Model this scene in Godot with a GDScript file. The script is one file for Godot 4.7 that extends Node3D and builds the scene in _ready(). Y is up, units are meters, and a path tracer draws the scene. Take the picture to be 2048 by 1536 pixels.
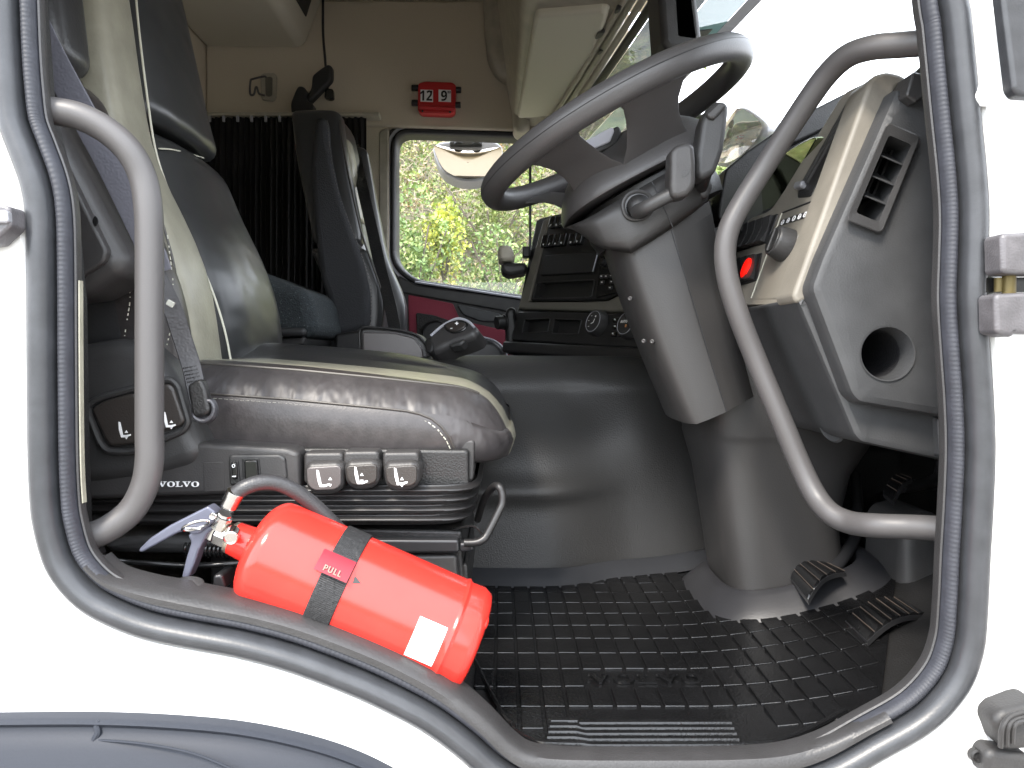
extends Node3D

# Units are metres, y up. The truck faces +x; the camera stands beside the open driver's door and looks across the cab along -z.
const EYE := 1.9
const LENS := 1422.0
const DOOR := 0.66
var rng := RandomNumberGenerator.new()
var M := {}
var used := {}

# a point of the place from a direction and its distance across the cab
static func P(px: float, py: float, d: float) -> Vector3:
	return Vector3((px - 1000.0) / LENS * d, EYE + (708.0 - py) / LENS * d, -d)

static func V(x: float, y: float, d: float) -> Vector3:
	return Vector3(x, EYE + y, -d)

static func pts2(a: Array) -> PackedVector2Array:
	var r := PackedVector2Array()
	for i in range(0, a.size(), 2):
		r.append(Vector2(a[i], a[i + 1]))
	return r

# round the corners of a polygon
static func fillet(a: Array, r: float, n := 4) -> PackedVector2Array:
	var p := pts2(a)
	var o := PackedVector2Array()
	for i in p.size():
		var c := p[i]
		var b := p[(i + p.size() - 1) % p.size()]
		var e := p[(i + 1) % p.size()]
		var s: float = min(r, min(c.distance_to(b), c.distance_to(e)) * 0.46)
		var q0 := c + (b - c).normalized() * s
		var q1 := c + (e - c).normalized() * s
		for k in n + 1:
			var t := float(k) / n
			o.append(q0.lerp(c, t).lerp(c.lerp(q1, t), t))
	return o

static func smooth2(a: Array, sub: int, closed := true) -> PackedVector2Array:
	var p := pts2(a)
	var o := PackedVector2Array()
	var n := p.size()
	for i in (n if closed else n - 1):
		var p0 := p[(i - 1 + n) % n] if closed or i > 0 else p[0] * 2.0 - p[1]
		var p3 := p[(i + 2) % n] if closed or i + 2 < n else p[n - 1] * 2.0 - p[n - 2]
		for k in sub:
			o.append(p[i].cubic_interpolate(p[(i + 1) % n], p0, p3, float(k) / sub))
	if not closed:
		o.append(p[n - 1])
	return o

static func smooth3(p: PackedVector3Array, sub: int, closed := false) -> PackedVector3Array:
	var o := PackedVector3Array()
	var n := p.size()
	for i in (n if closed else n - 1):
		var p0 := p[(i - 1 + n) % n] if closed or i > 0 else p[0] * 2.0 - p[1]
		var p3 := p[(i + 2) % n] if closed or i + 2 < n else p[n - 1] * 2.0 - p[n - 2]
		for k in sub:
			o.append(p[i].cubic_interpolate(p[(i + 1) % n], p0, p3, float(k) / sub))
	if not closed:
		o.append(p[n - 1])
	return o

static func at_depth(o: PackedVector2Array, d: float) -> PackedVector3Array:
	var r := PackedVector3Array()
	for q in o:
		r.append(P(q.x, q.y, d))
	return r

# a plane through three points, its normal towards the open door
static func plane_of(a: Vector3, b: Vector3, c: Vector3) -> Plane:
	var p := Plane(a, b, c)
	return p if p.distance_to(Vector3(0, EYE, 0)) > 0 else Plane(-p.normal, -p.d)

static func on_plane(pl: Plane, px: float, py: float) -> Vector3:
	var o := Vector3(0, EYE, 0)
	var dir := P(px, py, 1.0) - o
	return o + dir * ((pl.d - pl.normal.dot(o)) / pl.normal.dot(dir))

static func outline_on(pl: Plane, o: PackedVector2Array) -> PackedVector3Array:
	var r := PackedVector3Array()
	for q in o:
		r.append(on_plane(pl, q.x, q.y))
	return r

static func shift(p: PackedVector3Array, v: Vector3) -> PackedVector3Array:
	var r := PackedVector3Array()
	for q in p:
		r.append(q + v)
	return r

# collects triangles, then makes one mesh with creased smooth normals
class Shape:
	var t := PackedVector3Array()

	func tri(a: Vector3, b: Vector3, c: Vector3) -> void:
		t.append(a)
		t.append(b)
		t.append(c)

	func quad(a: Vector3, b: Vector3, c: Vector3, d: Vector3) -> void:
		tri(a, b, c)
		tri(a, c, d)

	func loft(rows: Array, ring := true, caps := false) -> Shape:
		for i in rows.size() - 1:
			var a: PackedVector3Array = rows[i]
			var b: PackedVector3Array = rows[i + 1]
			var n := a.size()
			for j in (n if ring else n - 1):
				var k := (j + 1) % n
				quad(a[j], a[k], b[k], b[j])
		if caps:
			fan(rows[0], true)
			fan(rows[rows.size() - 1], false)
		return self

	func fan(r: PackedVector3Array, flip: bool) -> void:
		var c := Vector3.ZERO
		for v in r:
			c += v
		c /= r.size()
		for j in r.size():
			var k := (j + 1) % r.size()
			if flip:
				tri(c, r[k], r[j])
			else:
				tri(c, r[j], r[k])

	func tube(path: PackedVector3Array, r: Variant, n := 14, closed := false, flat := 1.0, up := Vector3.ZERO) -> Shape:
		var rows := []
		var m := path.size()
		var side := Vector3.ZERO
		for i in m:
			var dir := (path[(i + 1) % m] - path[(i - 1 + m) % m]) if closed or (i > 0 and i < m - 1) else (path[1] - path[0] if i == 0 else path[m - 1] - path[m - 2])
			dir = dir.normalized()
			if up != Vector3.ZERO:
				side = up
			elif side == Vector3.ZERO:
				side = Vector3.UP if absf(dir.y) < 0.9 else Vector3.RIGHT
			side = (side - dir * side.dot(dir)).normalized()
			var w := dir.cross(side)
			var rr: float = r if r is float else r[i]
			var ring := PackedVector3Array()
			for k in n:
				var an := TAU * k / n
				ring.append(path[i] + (side * cos(an) * flat + w * sin(an)) * rr)
			rows.append(ring)
		if closed:
			rows.append(rows[0])
		return loft(rows, true, not closed)

	func lathe(x: Transform3D, prof: Array, n := 24) -> Shape:   # prof: radius, height along the local y axis
		var rows := []
		for i in range(0, prof.size(), 2):
			var ring := PackedVector3Array()
			for k in n:
				var an := -TAU * k / n
				ring.append(x * Vector3(cos(an) * prof[i], prof[i + 1], sin(an) * prof[i]))
			rows.append(ring)
		return loft(rows, true, true)

	func box(x: Transform3D, s: Vector3, r := 0.0, n := 2) -> Shape:
		var h := s * 0.5
		r = min(r, min(h.x, min(h.y, h.z)) * 0.999)
		for ax in 3:
			for sg in [-1.0, 1.0]:
				var u := (ax + 1) % 3
				var v := (ax + 2) % 3
				var gu := stops(h[u], r, n)
				var gv := stops(h[v], r, n)
				var rows := []
				for b in gv:
					var row := PackedVector3Array()
					for a in gu:
						var q := Vector3.ZERO
						q[ax] = h[ax] * sg
						q[u] = a * sg
						q[v] = b
						if r > 0:
							var inn := q.clamp(-h + Vector3.ONE * r, h - Vector3.ONE * r)
							q = inn + (q - inn).normalized() * r
						row.append(x * q)
					rows.append(row)
				loft(rows, false)
		return self

	func stops(h: float, r: float, n: int) -> Array:
		if r <= 0:
			return [-h, h]
		var o := []
		for k in n + 1:
			o.append(-h + r - r * tan(PI / 4 * (1.0 - float(k) / n)))
		for k in n + 1:
			o.append(h - r + r * tan(PI / 4 * float(k) / n))
		return o

	# an outline lying in a plane with normal nn, thickened backwards, its front edge rounded
	func slab(p: PackedVector3Array, nn: Vector3, depth: float, bevel := 0.0, steps := 3, back := false) -> Shape:
		var c := p[0]
		var u := nn.cross(Vector3.UP if absf(nn.y) < 0.9 else Vector3.RIGHT).normalized() * -1.0
		var v := nn.cross(u)
		var q := PackedVector2Array()
		for a in p:
			var w := Vector2((a - c).dot(u), (a - c).dot(v))
			if q.is_empty() or q[q.size() - 1].distance_to(w) > 1e-5:
				q.append(w)
		if q[0].distance_to(q[q.size() - 1]) < 1e-5:
			q.remove_at(q.size() - 1)
		if Geometry2D.is_polygon_clockwise(q):
			q.reverse()
		var rows := []
		var core := q
		var grown := 0.0
		if bevel > 0:
			var sh := Geometry2D.offset_polygon(q, -bevel, Geometry2D.JOIN_MITER)
			if sh.size() == 1 and sh[0].size() > 2:
				core = softened(sh[0], bevel)
				grown = bevel
		var lay := [[0.0, -depth]]
		if bevel > 0:
			for k in steps + 1:
				var an := PI / 2 * k / steps
				lay.append([bevel * (1 - cos(an)), -bevel * (1 - sin(an))])
		else:
			lay.append([0.0, 0.0])
		var last := PackedVector2Array()
		for l in lay:
			last = inset(core, l[0] - grown)
			var ring := PackedVector3Array()
			for w in last:
				ring.append(c + u * w.x + v * w.y + nn * l[1])
			rows.append(ring)
		loft(rows, true)
		cap(rows[rows.size() - 1], last, false)
		if back:
			cap(rows[0], inset(core, -grown), true)
		return self

	# as slab, with windows cut through the front face (outlines in x, height above the eye, for planes facing +z)
	func slab_holed(p: PackedVector3Array, nn: Vector3, depth: float, holes: Array, bevel := 0.0) -> Shape:
		var u := nn.cross(Vector3.UP).normalized() * -1.0
		var v := nn.cross(u)
		var c := p[0]
		var q := PackedVector2Array()
		for a in p:
			var w := Vector2((a - c).dot(u), (a - c).dot(v))
			if q.is_empty() or q[q.size() - 1].distance_to(w) > 1e-5:
				q.append(w)
		if Geometry2D.is_polygon_clockwise(q):
			q.reverse()
		var rows := []
		for l in [[0.0, -depth], [0.0, -bevel], [bevel * 0.3, -bevel * 0.3], [bevel, 0.0]]:
			var ring := PackedVector3Array()
			for w in inset(q, l[0]):
				ring.append(c + u * w.x + v * w.y + nn * l[1])
			rows.append(ring)
		loft(rows, true)
		var cuts := [-9.0]
		var hs := []
		for h in holes:
			var hq := PackedVector2Array()
			var mx := 0.0
			for a in h:
				var w3: Vector3 = a if a is Vector3 else Vector3(a.x, 1.9 + a.y, c.z)
				var w := Vector2((w3 - c).dot(u), (w3 - c).dot(v))
				hq.append(w)
				mx += w.x
			cuts.append(mx / hq.size())
			hs.append(hq)
			var wall := []
			for l in [0.0, -depth]:
				var ring := PackedVector3Array()
				for w in hq:
					ring.append(c + u * w.x + v * w.y + nn * l)
				wall.append(ring)
			loft(wall, true)
		cuts.append(9.0)
		cuts.sort()
		for i in cuts.size() - 1:
			var strip := PackedVector2Array([Vector2(cuts[i], -9), Vector2(cuts[i + 1], -9), Vector2(cuts[i + 1], 9), Vector2(cuts[i], 9)])
			var pieces := Geometry2D.intersect_polygons(inset(q, bevel), strip)
			for h in hs:
				var nx := []
				for pc in pieces:
					nx.append_array(Geometry2D.clip_polygons(pc, h))
				pieces.assign(nx)
			for pc in pieces:
				var ring := PackedVector3Array()
				for w in pc:
					ring.append(c + u * w.x + v * w.y)
				cap(ring, pc, false)
		return self

	func cap(r: PackedVector3Array, q: PackedVector2Array, flip: bool) -> void:
		var ix := Geometry2D.triangulate_polygon(q)
		if ix.is_empty():
			fan(r, flip)
			return
		var ccw := false
		for i in range(0, ix.size(), 3):
			var a := q[ix[i]]
			ccw = (q[ix[i + 1]] - a).cross(q[ix[i + 2]] - a) > 0
			if ccw != flip:
				tri(r[ix[i]], r[ix[i + 1]], r[ix[i + 2]])
			else:
				tri(r[ix[i]], r[ix[i + 2]], r[ix[i + 1]])

	# drop crowded points and round every corner, concave ones wider than the bevel
	func softened(p: PackedVector2Array, bevel: float) -> PackedVector2Array:
		var q := PackedVector2Array()
		for w in p:
			if q.is_empty() or q[q.size() - 1].distance_to(w) > 0.0006:
				q.append(w)
		while q.size() > 3 and q[0].distance_to(q[q.size() - 1]) < 0.0006:
			q.remove_at(q.size() - 1)
		if Geometry2D.is_polygon_clockwise(q):
			q.reverse()
		var o := PackedVector2Array()
		var n := q.size()
		for i in n:
			var b := q[(i + n - 1) % n]
			var e := q[(i + 1) % n]
			var w := q[i]
			var turn := (w - b).normalized().angle_to((e - w).normalized())
			if absf(turn) < 0.12:
				o.append(w)
				continue
			var r: float = (0.15 if turn > 0 else 1.3) * bevel + 0.0006
			var len: float = min(r * tan(absf(turn) / 2), min(w.distance_to(b), w.distance_to(e)) * 0.45)
			var q0 := w + (b - w).normalized() * len
			var q1 := w + (e - w).normalized() * len
			var st: int = 1 + int(absf(turn) / 0.26)
			for k in st + 1:
				var t := float(k) / st
				o.append(q0.lerp(w, t).lerp(w.lerp(q1, t), t))
		return o

	func inset(q: PackedVector2Array, s: float) -> PackedVector2Array:
		if s == 0:
			return q
		var o := PackedVector2Array()
		var n := q.size()
		for i in n:
			var a := (q[i] - q[(i - 1 + n) % n]).normalized()
			var b := (q[(i + 1) % n] - q[i]).normalized()
			var na := Vector2(-a.y, a.x)
			var nb := Vector2(-b.y, b.x)
			o.append(q[i] + (na + nb) / max(0.6, 1 + na.dot(nb)) * s)
		return o

	# a row of stitches from one point to another
	func append_rows(a: Vector3, b: Vector3) -> void:
		for k in 8:
			var p := a.lerp(b, k / 8.0)
			tube(PackedVector3Array([p, p.lerp(b, 0.09) + Vector3(0, 0.0012, 0)]), 0.0006, 4)

	# keep what lies on the positive side of the plane x[axis] = at (sign +1) or on the negative (sign -1)
	func clipped(axis: int, at: float, sg: float) -> Shape:
		var o := Shape.new()
		for i in range(0, t.size(), 3):
			var poly := [t[i], t[i + 1], t[i + 2]]
			var outp := []
			for k in 3:
				var a: Vector3 = poly[k]
				var b: Vector3 = poly[(k + 1) % 3]
				var da := (a[axis] - at) * sg
				var db := (b[axis] - at) * sg
				if da >= 0:
					outp.append(a)
				if (da >= 0) != (db >= 0):
					outp.append(a.lerp(b, da / (da - db)))
			for k in range(1, outp.size() - 1):
				o.tri(outp[0], outp[k], outp[k + 1])
		return o

	func add(s: Shape) -> Shape:
		t.append_array(s.t)
		return self

	func done(inv: Transform3D, crease: float) -> ArrayMesh:
		var n := t.size()
		var fn := PackedVector3Array()
		var at := {}
		for i in range(0, n, 3):
			var f := (t[i + 1] - t[i]).cross(t[i + 2] - t[i])
			fn.append(f)
			for k in 3:
				var key := Vector3i((t[i + k] * 20000.0).round())
				if at.has(key):
					at[key].append(i / 3)
				else:
					at[key] = [i / 3]
		var lim := cos(deg_to_rad(crease))
		var vs := PackedVector3Array()
		var ns := PackedVector3Array()
		vs.resize(n)
		ns.resize(n)
		for i in range(0, n, 3):
			var f := fn[i / 3]
			var fl := f.normalized()
			for k in 3:
				var s := Vector3.ZERO
				for j in at[Vector3i((t[i + k] * 20000.0).round())]:
					if fn[j].normalized().dot(fl) > lim:
						s += fn[j]
				var w: int = i + [0, 2, 1][k]
				vs[w] = inv * t[i + k]
				ns[w] = (inv.basis * (s if s.length_squared() > 0 else Vector3.UP)).normalized()
		var a := []
		a.resize(Mesh.ARRAY_MAX)
		a[Mesh.ARRAY_VERTEX] = vs
		a[Mesh.ARRAY_NORMAL] = ns
		var me := ArrayMesh.new()
		me.add_surface_from_arrays(Mesh.PRIMITIVE_TRIANGLES, a)
		return me

func numbered(n: String) -> String:
	used[n] = used.get(n, -1) + 1
	return n if used[n] == 0 else "%s_%03d" % [n, used[n]]

func thing(called: String, label: String, category: String, base: Vector3, group := "") -> Node3D:
	var o := Node3D.new()
	o.name = numbered(called)
	add_child(o)
	o.position = base
	o.set_meta("label", label)
	o.set_meta("category", category)
	if group:
		o.set_meta("group", group)
	return o

func part(called: String, s: Shape, m: Material, parent: Node3D, crease := 38.0, label := "") -> MeshInstance3D:
	var o := MeshInstance3D.new()
	o.name = called
	o.mesh = s.done(parent.global_transform.affine_inverse(), crease)
	o.material_override = m
	parent.add_child(o, true)
	if label:
		o.set_meta("label", label)
	return o

func struct(called: String, s: Shape, m: Material, label := "", crease := 38.0) -> MeshInstance3D:
	var o := MeshInstance3D.new()
	o.name = numbered(called)
	o.mesh = s.done(Transform3D.IDENTITY, crease)
	o.material_override = m
	add_child(o)
	o.set_meta("kind", "structure")
	if label:
		o.set_meta("label", label)
	return o

func text(called: String, s: String, at: Vector3, right: Vector3, nn: Vector3, h: float, thick: float, m: Material, parent: Node3D, font := "Droid Sans", bold := 700, stretch := 1.0) -> MeshInstance3D:
	var f := SystemFont.new()
	f.font_names = PackedStringArray([font])
	f.font_weight = bold
	var tm := TextMesh.new()
	tm.text = s
	tm.font = f
	tm.font_size = 64
	tm.pixel_size = h / 46.0
	tm.depth = thick
	var o := MeshInstance3D.new()
	o.name = called
	o.mesh = tm
	o.material_override = m
	parent.add_child(o, true)
	right = right.normalized()
	nn = nn.normalized()
	o.global_transform = Transform3D(Basis(right * stretch, nn.cross(right), nn), at)
	return o

static func frame(at: Vector3, y: Vector3, hint := Vector3.RIGHT) -> Transform3D:
	y = y.normalized()
	var z := hint.cross(y).normalized()
	return Transform3D(Basis(y.cross(z), y, z), at)

func grain(freq: float, kind: int, strength: float, oct := 2, size := 512) -> NoiseTexture2D:
	var n := FastNoiseLite.new()
	n.seed = 7
	n.noise_type = kind
	n.frequency = freq
	n.fractal_octaves = oct
	if kind == FastNoiseLite.TYPE_CELLULAR:
		n.cellular_return_type = FastNoiseLite.RETURN_DISTANCE
	var t := NoiseTexture2D.new()
	t.width = size
	t.height = size
	t.seamless = true
	t.as_normal_map = true
	t.bump_strength = strength
	t.noise = n
	return t

func wear(freq: float, lo: float, hi: float, oct := 4) -> NoiseTexture2D:
	var n := FastNoiseLite.new()
	n.seed = 21
	n.frequency = freq
	n.fractal_octaves = oct
	var g := Gradient.new()
	g.set_color(0, Color(lo, lo, lo))
	g.set_color(1, Color(hi, hi, hi))
	var t := NoiseTexture2D.new()
	t.width = 512
	t.height = 512
	t.seamless = true
	t.color_ramp = g
	t.noise = n
	return t

func mat(called: String, c: Vector3, rough: float, bump: Texture2D = null, scale := 2.5, strength := 1.0, metal := 0.0, tint: Texture2D = null) -> StandardMaterial3D:
	var m := StandardMaterial3D.new()
	m.resource_name = called
	m.albedo_color = Color(c.x, c.y, c.z).linear_to_srgb()
	m.roughness = rough
	m.metallic = metal
	m.uv1_triplanar = true
	m.uv1_world_triplanar = true
	m.uv1_scale = Vector3.ONE * scale
	if bump:
		m.normal_enabled = true
		m.normal_texture = bump
		m.normal_scale = strength
	if tint:
		m.albedo_texture = tint
	m.cull_mode = BaseMaterial3D.CULL_DISABLED
	M[called] = m
	return m

func materials() -> void:
	var fine := grain(0.22, FastNoiseLite.TYPE_SIMPLEX, 0.9)
	var coarse := grain(0.2, FastNoiseLite.TYPE_CELLULAR, 1.1, 1)
	var hide := grain(0.11, FastNoiseLite.TYPE_CELLULAR, 1.6, 2)
	var folds := grain(0.018, FastNoiseLite.TYPE_SIMPLEX, 12.0, 3)
	var weave := grain(0.3, FastNoiseLite.TYPE_VALUE, 2.0, 1)
	var dust := wear(0.012, 0.86, 1.0)
	var scuff := wear(0.02, 0.78, 1.0)
	mat("plastic", Vector3(0.042, 0.041, 0.041), 0.46, fine, 3.0, 0.3, 0.0, dust)
	mat("plastic_warm", Vector3(0.046, 0.0435, 0.043), 0.44, fine, 3.0, 0.25, 0.0, dust)
	mat("plastic_black", Vector3(0.018, 0.0175, 0.0175), 0.45, fine, 2.5, 0.5, 0.0, dust)
	mat("plastic_grey", Vector3(0.054, 0.055, 0.057), 0.5, fine, 2.8, 0.3, 0.0, dust)
	mat("gloss_black", Vector3(0.012, 0.012, 0.012), 0.18)
	mat("handle", Vector3(0.074, 0.07, 0.07), 0.44, fine, 3.0, 0.12)
	mat("rubber", Vector3(0.044, 0.046, 0.051), 0.36, fine, 3.0, 0.15, 0.0, scuff)
	mat("rubber_dark", Vector3(0.034, 0.036, 0.046), 0.58, fine, 3.0, 0.2, 0.0, scuff)
	mat("seal_black", Vector3(0.018, 0.018, 0.02), 0.5, fine, 2.0, 0.5)
	mat("mat_rubber", Vector3(0.008, 0.008, 0.0085), 0.22, fine, 2.0, 0.3, 0.0, scuff)
	mat("locker_cream", Vector3(0.64, 0.6, 0.5), 0.55, fine, 2.5, 0.2)
	mat("column_plastic", Vector3(0.032, 0.0305, 0.03), 0.46, fine, 3.0, 0.25)
	mat("bump_rubber", Vector3(0.028, 0.027, 0.027), 0.5, fine, 3.0, 0.3)
	mat("lip_rubber", Vector3(0.03, 0.031, 0.034), 0.25)
	mat("blind_cream", Vector3(0.66, 0.63, 0.52), 0.6, fine, 2.5, 0.2)
	mat("tunnel", Vector3(0.027, 0.026, 0.025), 0.56, coarse, 4.0, 0.8)
	mat("sill", Vector3(0.04, 0.0385, 0.039), 0.42, fine, 3.0, 0.35, 0.0, dust)
	mat("leather", Vector3(0.03, 0.03, 0.031), 0.33, hide, 4.0, 0.25)
	var lb := mat("leather_back", Vector3(0.03, 0.031, 0.032), 0.3, grain(0.01, FastNoiseLite.TYPE_SIMPLEX, 9.0, 2), 1.4, 0.2)
	lb.uv1_scale = Vector3(1.2, 2.2, 1.2)
	mat("leather_worn", Vector3(0.05, 0.044, 0.044), 0.36, hide, 5.0, 0.2, 0.0, scuff)
	var cr := mat("leather_creased", Vector3(0.055, 0.05, 0.051), 0.43, folds, 2.0, 0.36, 0.0, scuff)
	cr.uv1_scale = Vector3(2.6, 1.3, 1.6)
	mat("leather_cream", Vector3(0.31, 0.297, 0.235), 0.36, hide, 3.0, 0.3, 0.0, dust)
	mat("piping", Vector3(0.55, 0.54, 0.45), 0.5)
	mat("piping_dark", Vector3(0.05, 0.045, 0.04), 0.4)
	mat("beige", Vector3(0.235, 0.215, 0.18), 0.46, fine, 2.5, 0.2, 0.0, dust)
	mat("beige_dull", Vector3(0.5, 0.46, 0.375), 0.5, fine, 2.5, 0.2, 0.0, dust)
	mat("wall_cloth", Vector3(0.62, 0.55, 0.435), 0.85, weave, 3.0, 0.4)
	mat("curtain", Vector3(0.012, 0.0105, 0.0105), 0.85, weave, 3.0, 0.4)
	mat("webbing", Vector3(0.02, 0.02, 0.021), 0.55, weave, 3.0, 0.7)
	mat("webbing_grey", Vector3(0.11, 0.11, 0.13), 0.6, weave, 3.0, 0.3)
	mat("webbing_belt", Vector3(0.028, 0.026, 0.028), 0.4, weave, 3.0, 0.3)
	mat("white_paint", Vector3(0.82, 0.82, 0.81), 0.25, null, 2.0, 1.0, 0.0, wear(0.006, 0.93, 1.0))
	mat("red_paint", Vector3(0.73, 0.036, 0.026), 0.2, null, 2.0, 1.0, 0.0, wear(0.02, 0.92, 1.0))
	mat("red_plastic", Vector3(0.55, 0.02, 0.022), 0.4)
	mat("red_tab", Vector3(0.21, 0.008, 0.02), 0.5)
	mat("burgundy", Vector3(0.22, 0.018, 0.04), 0.6, weave, 3.0, 0.3)
	mat("chrome", Vector3(0.6, 0.59, 0.57), 0.2, null, 2.0, 1.0, 1.0)
	mat("grey_metal", Vector3(0.3, 0.3, 0.32), 0.35, fine, 3.0, 0.2, 0.35)
	mat("dark_metal", Vector3(0.03, 0.03, 0.032), 0.3, null, 2.0, 1.0, 0.3)
	mat("hinge_metal", Vector3(0.14, 0.133, 0.14), 0.4, fine, 3.0, 0.4, 0.2, scuff)
	mat("white_print", Vector3(0.85, 0.85, 0.85), 0.5)
	mat("black_print", Vector3(0.02, 0.02, 0.02), 0.5)
	mat("amber_print", Vector3(0.6, 0.25, 0.08), 0.5)
	mat("carpet", Vector3(0.035, 0.034, 0.033), 0.95, weave, 3.0, 1.0)
	mat("silver_plastic", Vector3(0.4, 0.4, 0.44), 0.3)
	mat("mirror", Vector3(0.85, 0.8, 0.77), 0.06, null, 2.0, 1.0, 1.0)
	mat("concrete", Vector3(0.3, 0.27, 0.24), 0.9, coarse, 0.5, 0.5, 0.0, wear(0.02, 0.8, 1.0))
	mat("earth", Vector3(0.3, 0.265, 0.19), 0.95, coarse, 0.5, 1.0, 0.0, wear(0.05, 0.5, 1.0))
	mat("grass", Vector3(0.08, 0.12, 0.03), 0.95, coarse, 0.5, 1.0, 0.0, wear(0.05, 0.5, 1.0))
	mat("bark", Vector3(0.12, 0.1, 0.08), 0.9, coarse, 2.0, 1.0)
	mat("dry_stem", Vector3(0.36, 0.31, 0.22), 0.9)
	mat("cluster", Vector3(0.3, 0.34, 0.2), 0.05, null, 2.0, 1.0, 1.0)
	var rlm := mat("red_lamp", Vector3(0.7, 0.02, 0.01), 0.25)
	rlm.emission_enabled = true
	rlm.emission = Color(1.0, 0.05, 0.02)
	rlm.emission_energy_multiplier = 0.25
	mat("console_grey", Vector3(0.19, 0.178, 0.15), 0.45, fine, 2.0, 0.4, 0.0, dust)
	mat("arch_plastic", Vector3(0.026, 0.029, 0.037), 0.5, fine, 3.0, 0.08).metallic_specular = 0.3
	mat("seal_grey", Vector3(0.026, 0.026, 0.029), 0.38, fine, 3.0, 0.15, 0.0, dust)
	mat("plastic_dark_warm", Vector3(0.035, 0.03, 0.027), 0.35, fine, 3.0, 0.3)
	mat("knob_light", Vector3(0.09, 0.08, 0.078), 0.3, fine, 3.0, 0.2)
	mat("wheel_plastic", Vector3(0.056, 0.053, 0.053), 0.42, fine, 3.0, 0.35)
	mat("bellows", Vector3(0.02, 0.019, 0.019), 0.35)
	mat("hose", Vector3(0.035, 0.034, 0.036), 0.4, fine, 3.0, 0.6)
	mat("lever_paint", Vector3(0.10, 0.105, 0.14), 0.3, fine, 3.0, 0.15, 0.2)
	mat("anchor_metal", Vector3(0.09, 0.09, 0.1), 0.4, fine, 3.0, 0.6, 0.3, scuff)
	mat("passenger_cloth", Vector3(0.032, 0.033, 0.037), 0.8, weave, 3.0, 0.6)
	mat("brass_pale", Vector3(0.55, 0.5, 0.4), 0.35, null, 2.0, 1.0, 0.8)
	mat("tab_print", Vector3(0.24, 0.15, 0.12), 0.6)
	mat("pedal_edge", Vector3(0.10, 0.08, 0.065), 0.5)
	var fl := mat("fleck_cloth", Vector3(0.035, 0.045, 0.05), 0.95, weave, 3.0, 0.8)
	fl.albedo_texture = flecks()
	fl.albedo_color = Color.WHITE
	var g := StandardMaterial3D.new()
	g.albedo_color = Color(0.93, 0.97, 0.95, 0.06)
	g.transparency = BaseMaterial3D.TRANSPARENCY_ALPHA
	g.roughness = 0.02
	g.cull_mode = BaseMaterial3D.CULL_DISABLED
	M.glass = g
	var v := g.duplicate()
	v.albedo_color = Color(0.55, 0.72, 0.71, 0.84)
	M.visor_glass = v
	var dv := g.duplicate()
	dv.albedo_color = Color(0.3, 0.35, 0.34, 0.96)
	M.visor_dark = dv
	var lens := g.duplicate()
	lens.albedo_color = Color(0.9, 0.9, 0.85, 0.35)
	M.lens = lens
	var leaf := StandardMaterial3D.new()
	leaf.vertex_color_use_as_albedo = true
	leaf.roughness = 0.55
	leaf.cull_mode = BaseMaterial3D.CULL_DISABLED
	leaf.backlight_enabled = true
	leaf.backlight = Color(0.5, 0.5, 0.3)
	M.leaf = leaf

# dark woven cloth with pale and blue flecks
func flecks() -> ImageTexture:
	var im := Image.create(256, 256, false, Image.FORMAT_RGB8)
	im.fill(Color(0.2, 0.22, 0.235))
	var r := RandomNumberGenerator.new()
	r.seed = 5
	for i in 5200:
		var c := Color(0.14, 0.15, 0.16).lerp(Color(0.3, 0.36, 0.38), r.randf())
		if r.randf() < 0.14:
			c = Color(0.5, 0.53, 0.52)
		im.fill_rect(Rect2i(r.randi() % 254, r.randi() % 254, 1 + r.randi() % 2, 1), c)
	return ImageTexture.create_from_image(im)

const OPENING := [-24, -330, -20, -100, -16, 0, -12, 100, -6, 180, 3, 250, 24, 308, 46, 369, 56, 427, 59, 525, 60, 700, 62, 900, 66, 1000, 73, 1055, 92, 1124, 120, 1172, 164, 1216, 219, 1247, 290, 1274, 376, 1293, 478, 1312, 581, 1340, 700, 1385, 780, 1422, 850, 1460, 915, 1508, 970, 1556, 1030, 1588, 1120, 1600, 1300, 1602, 1480, 1600, 1590, 1590, 1670, 1564, 1758, 1516, 1861, 1455, 1929, 1380, 1960, 1301, 1969, 1216, 1974, 1113, 1980, 1011, 1984, 900, 1981, 800, 1974, 700, 1968, 600, 1970, 520, 1972, 430, 1967, 342, 1953, 205, 1936, 34, 1930, 0, 1912, -150, 1885, -330, 1840, -410, 1700, -436, 900, -440, 150, -436, 20, -405]

var door_path := PackedVector2Array()   # the door opening in metres: x, height above the eye

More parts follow.
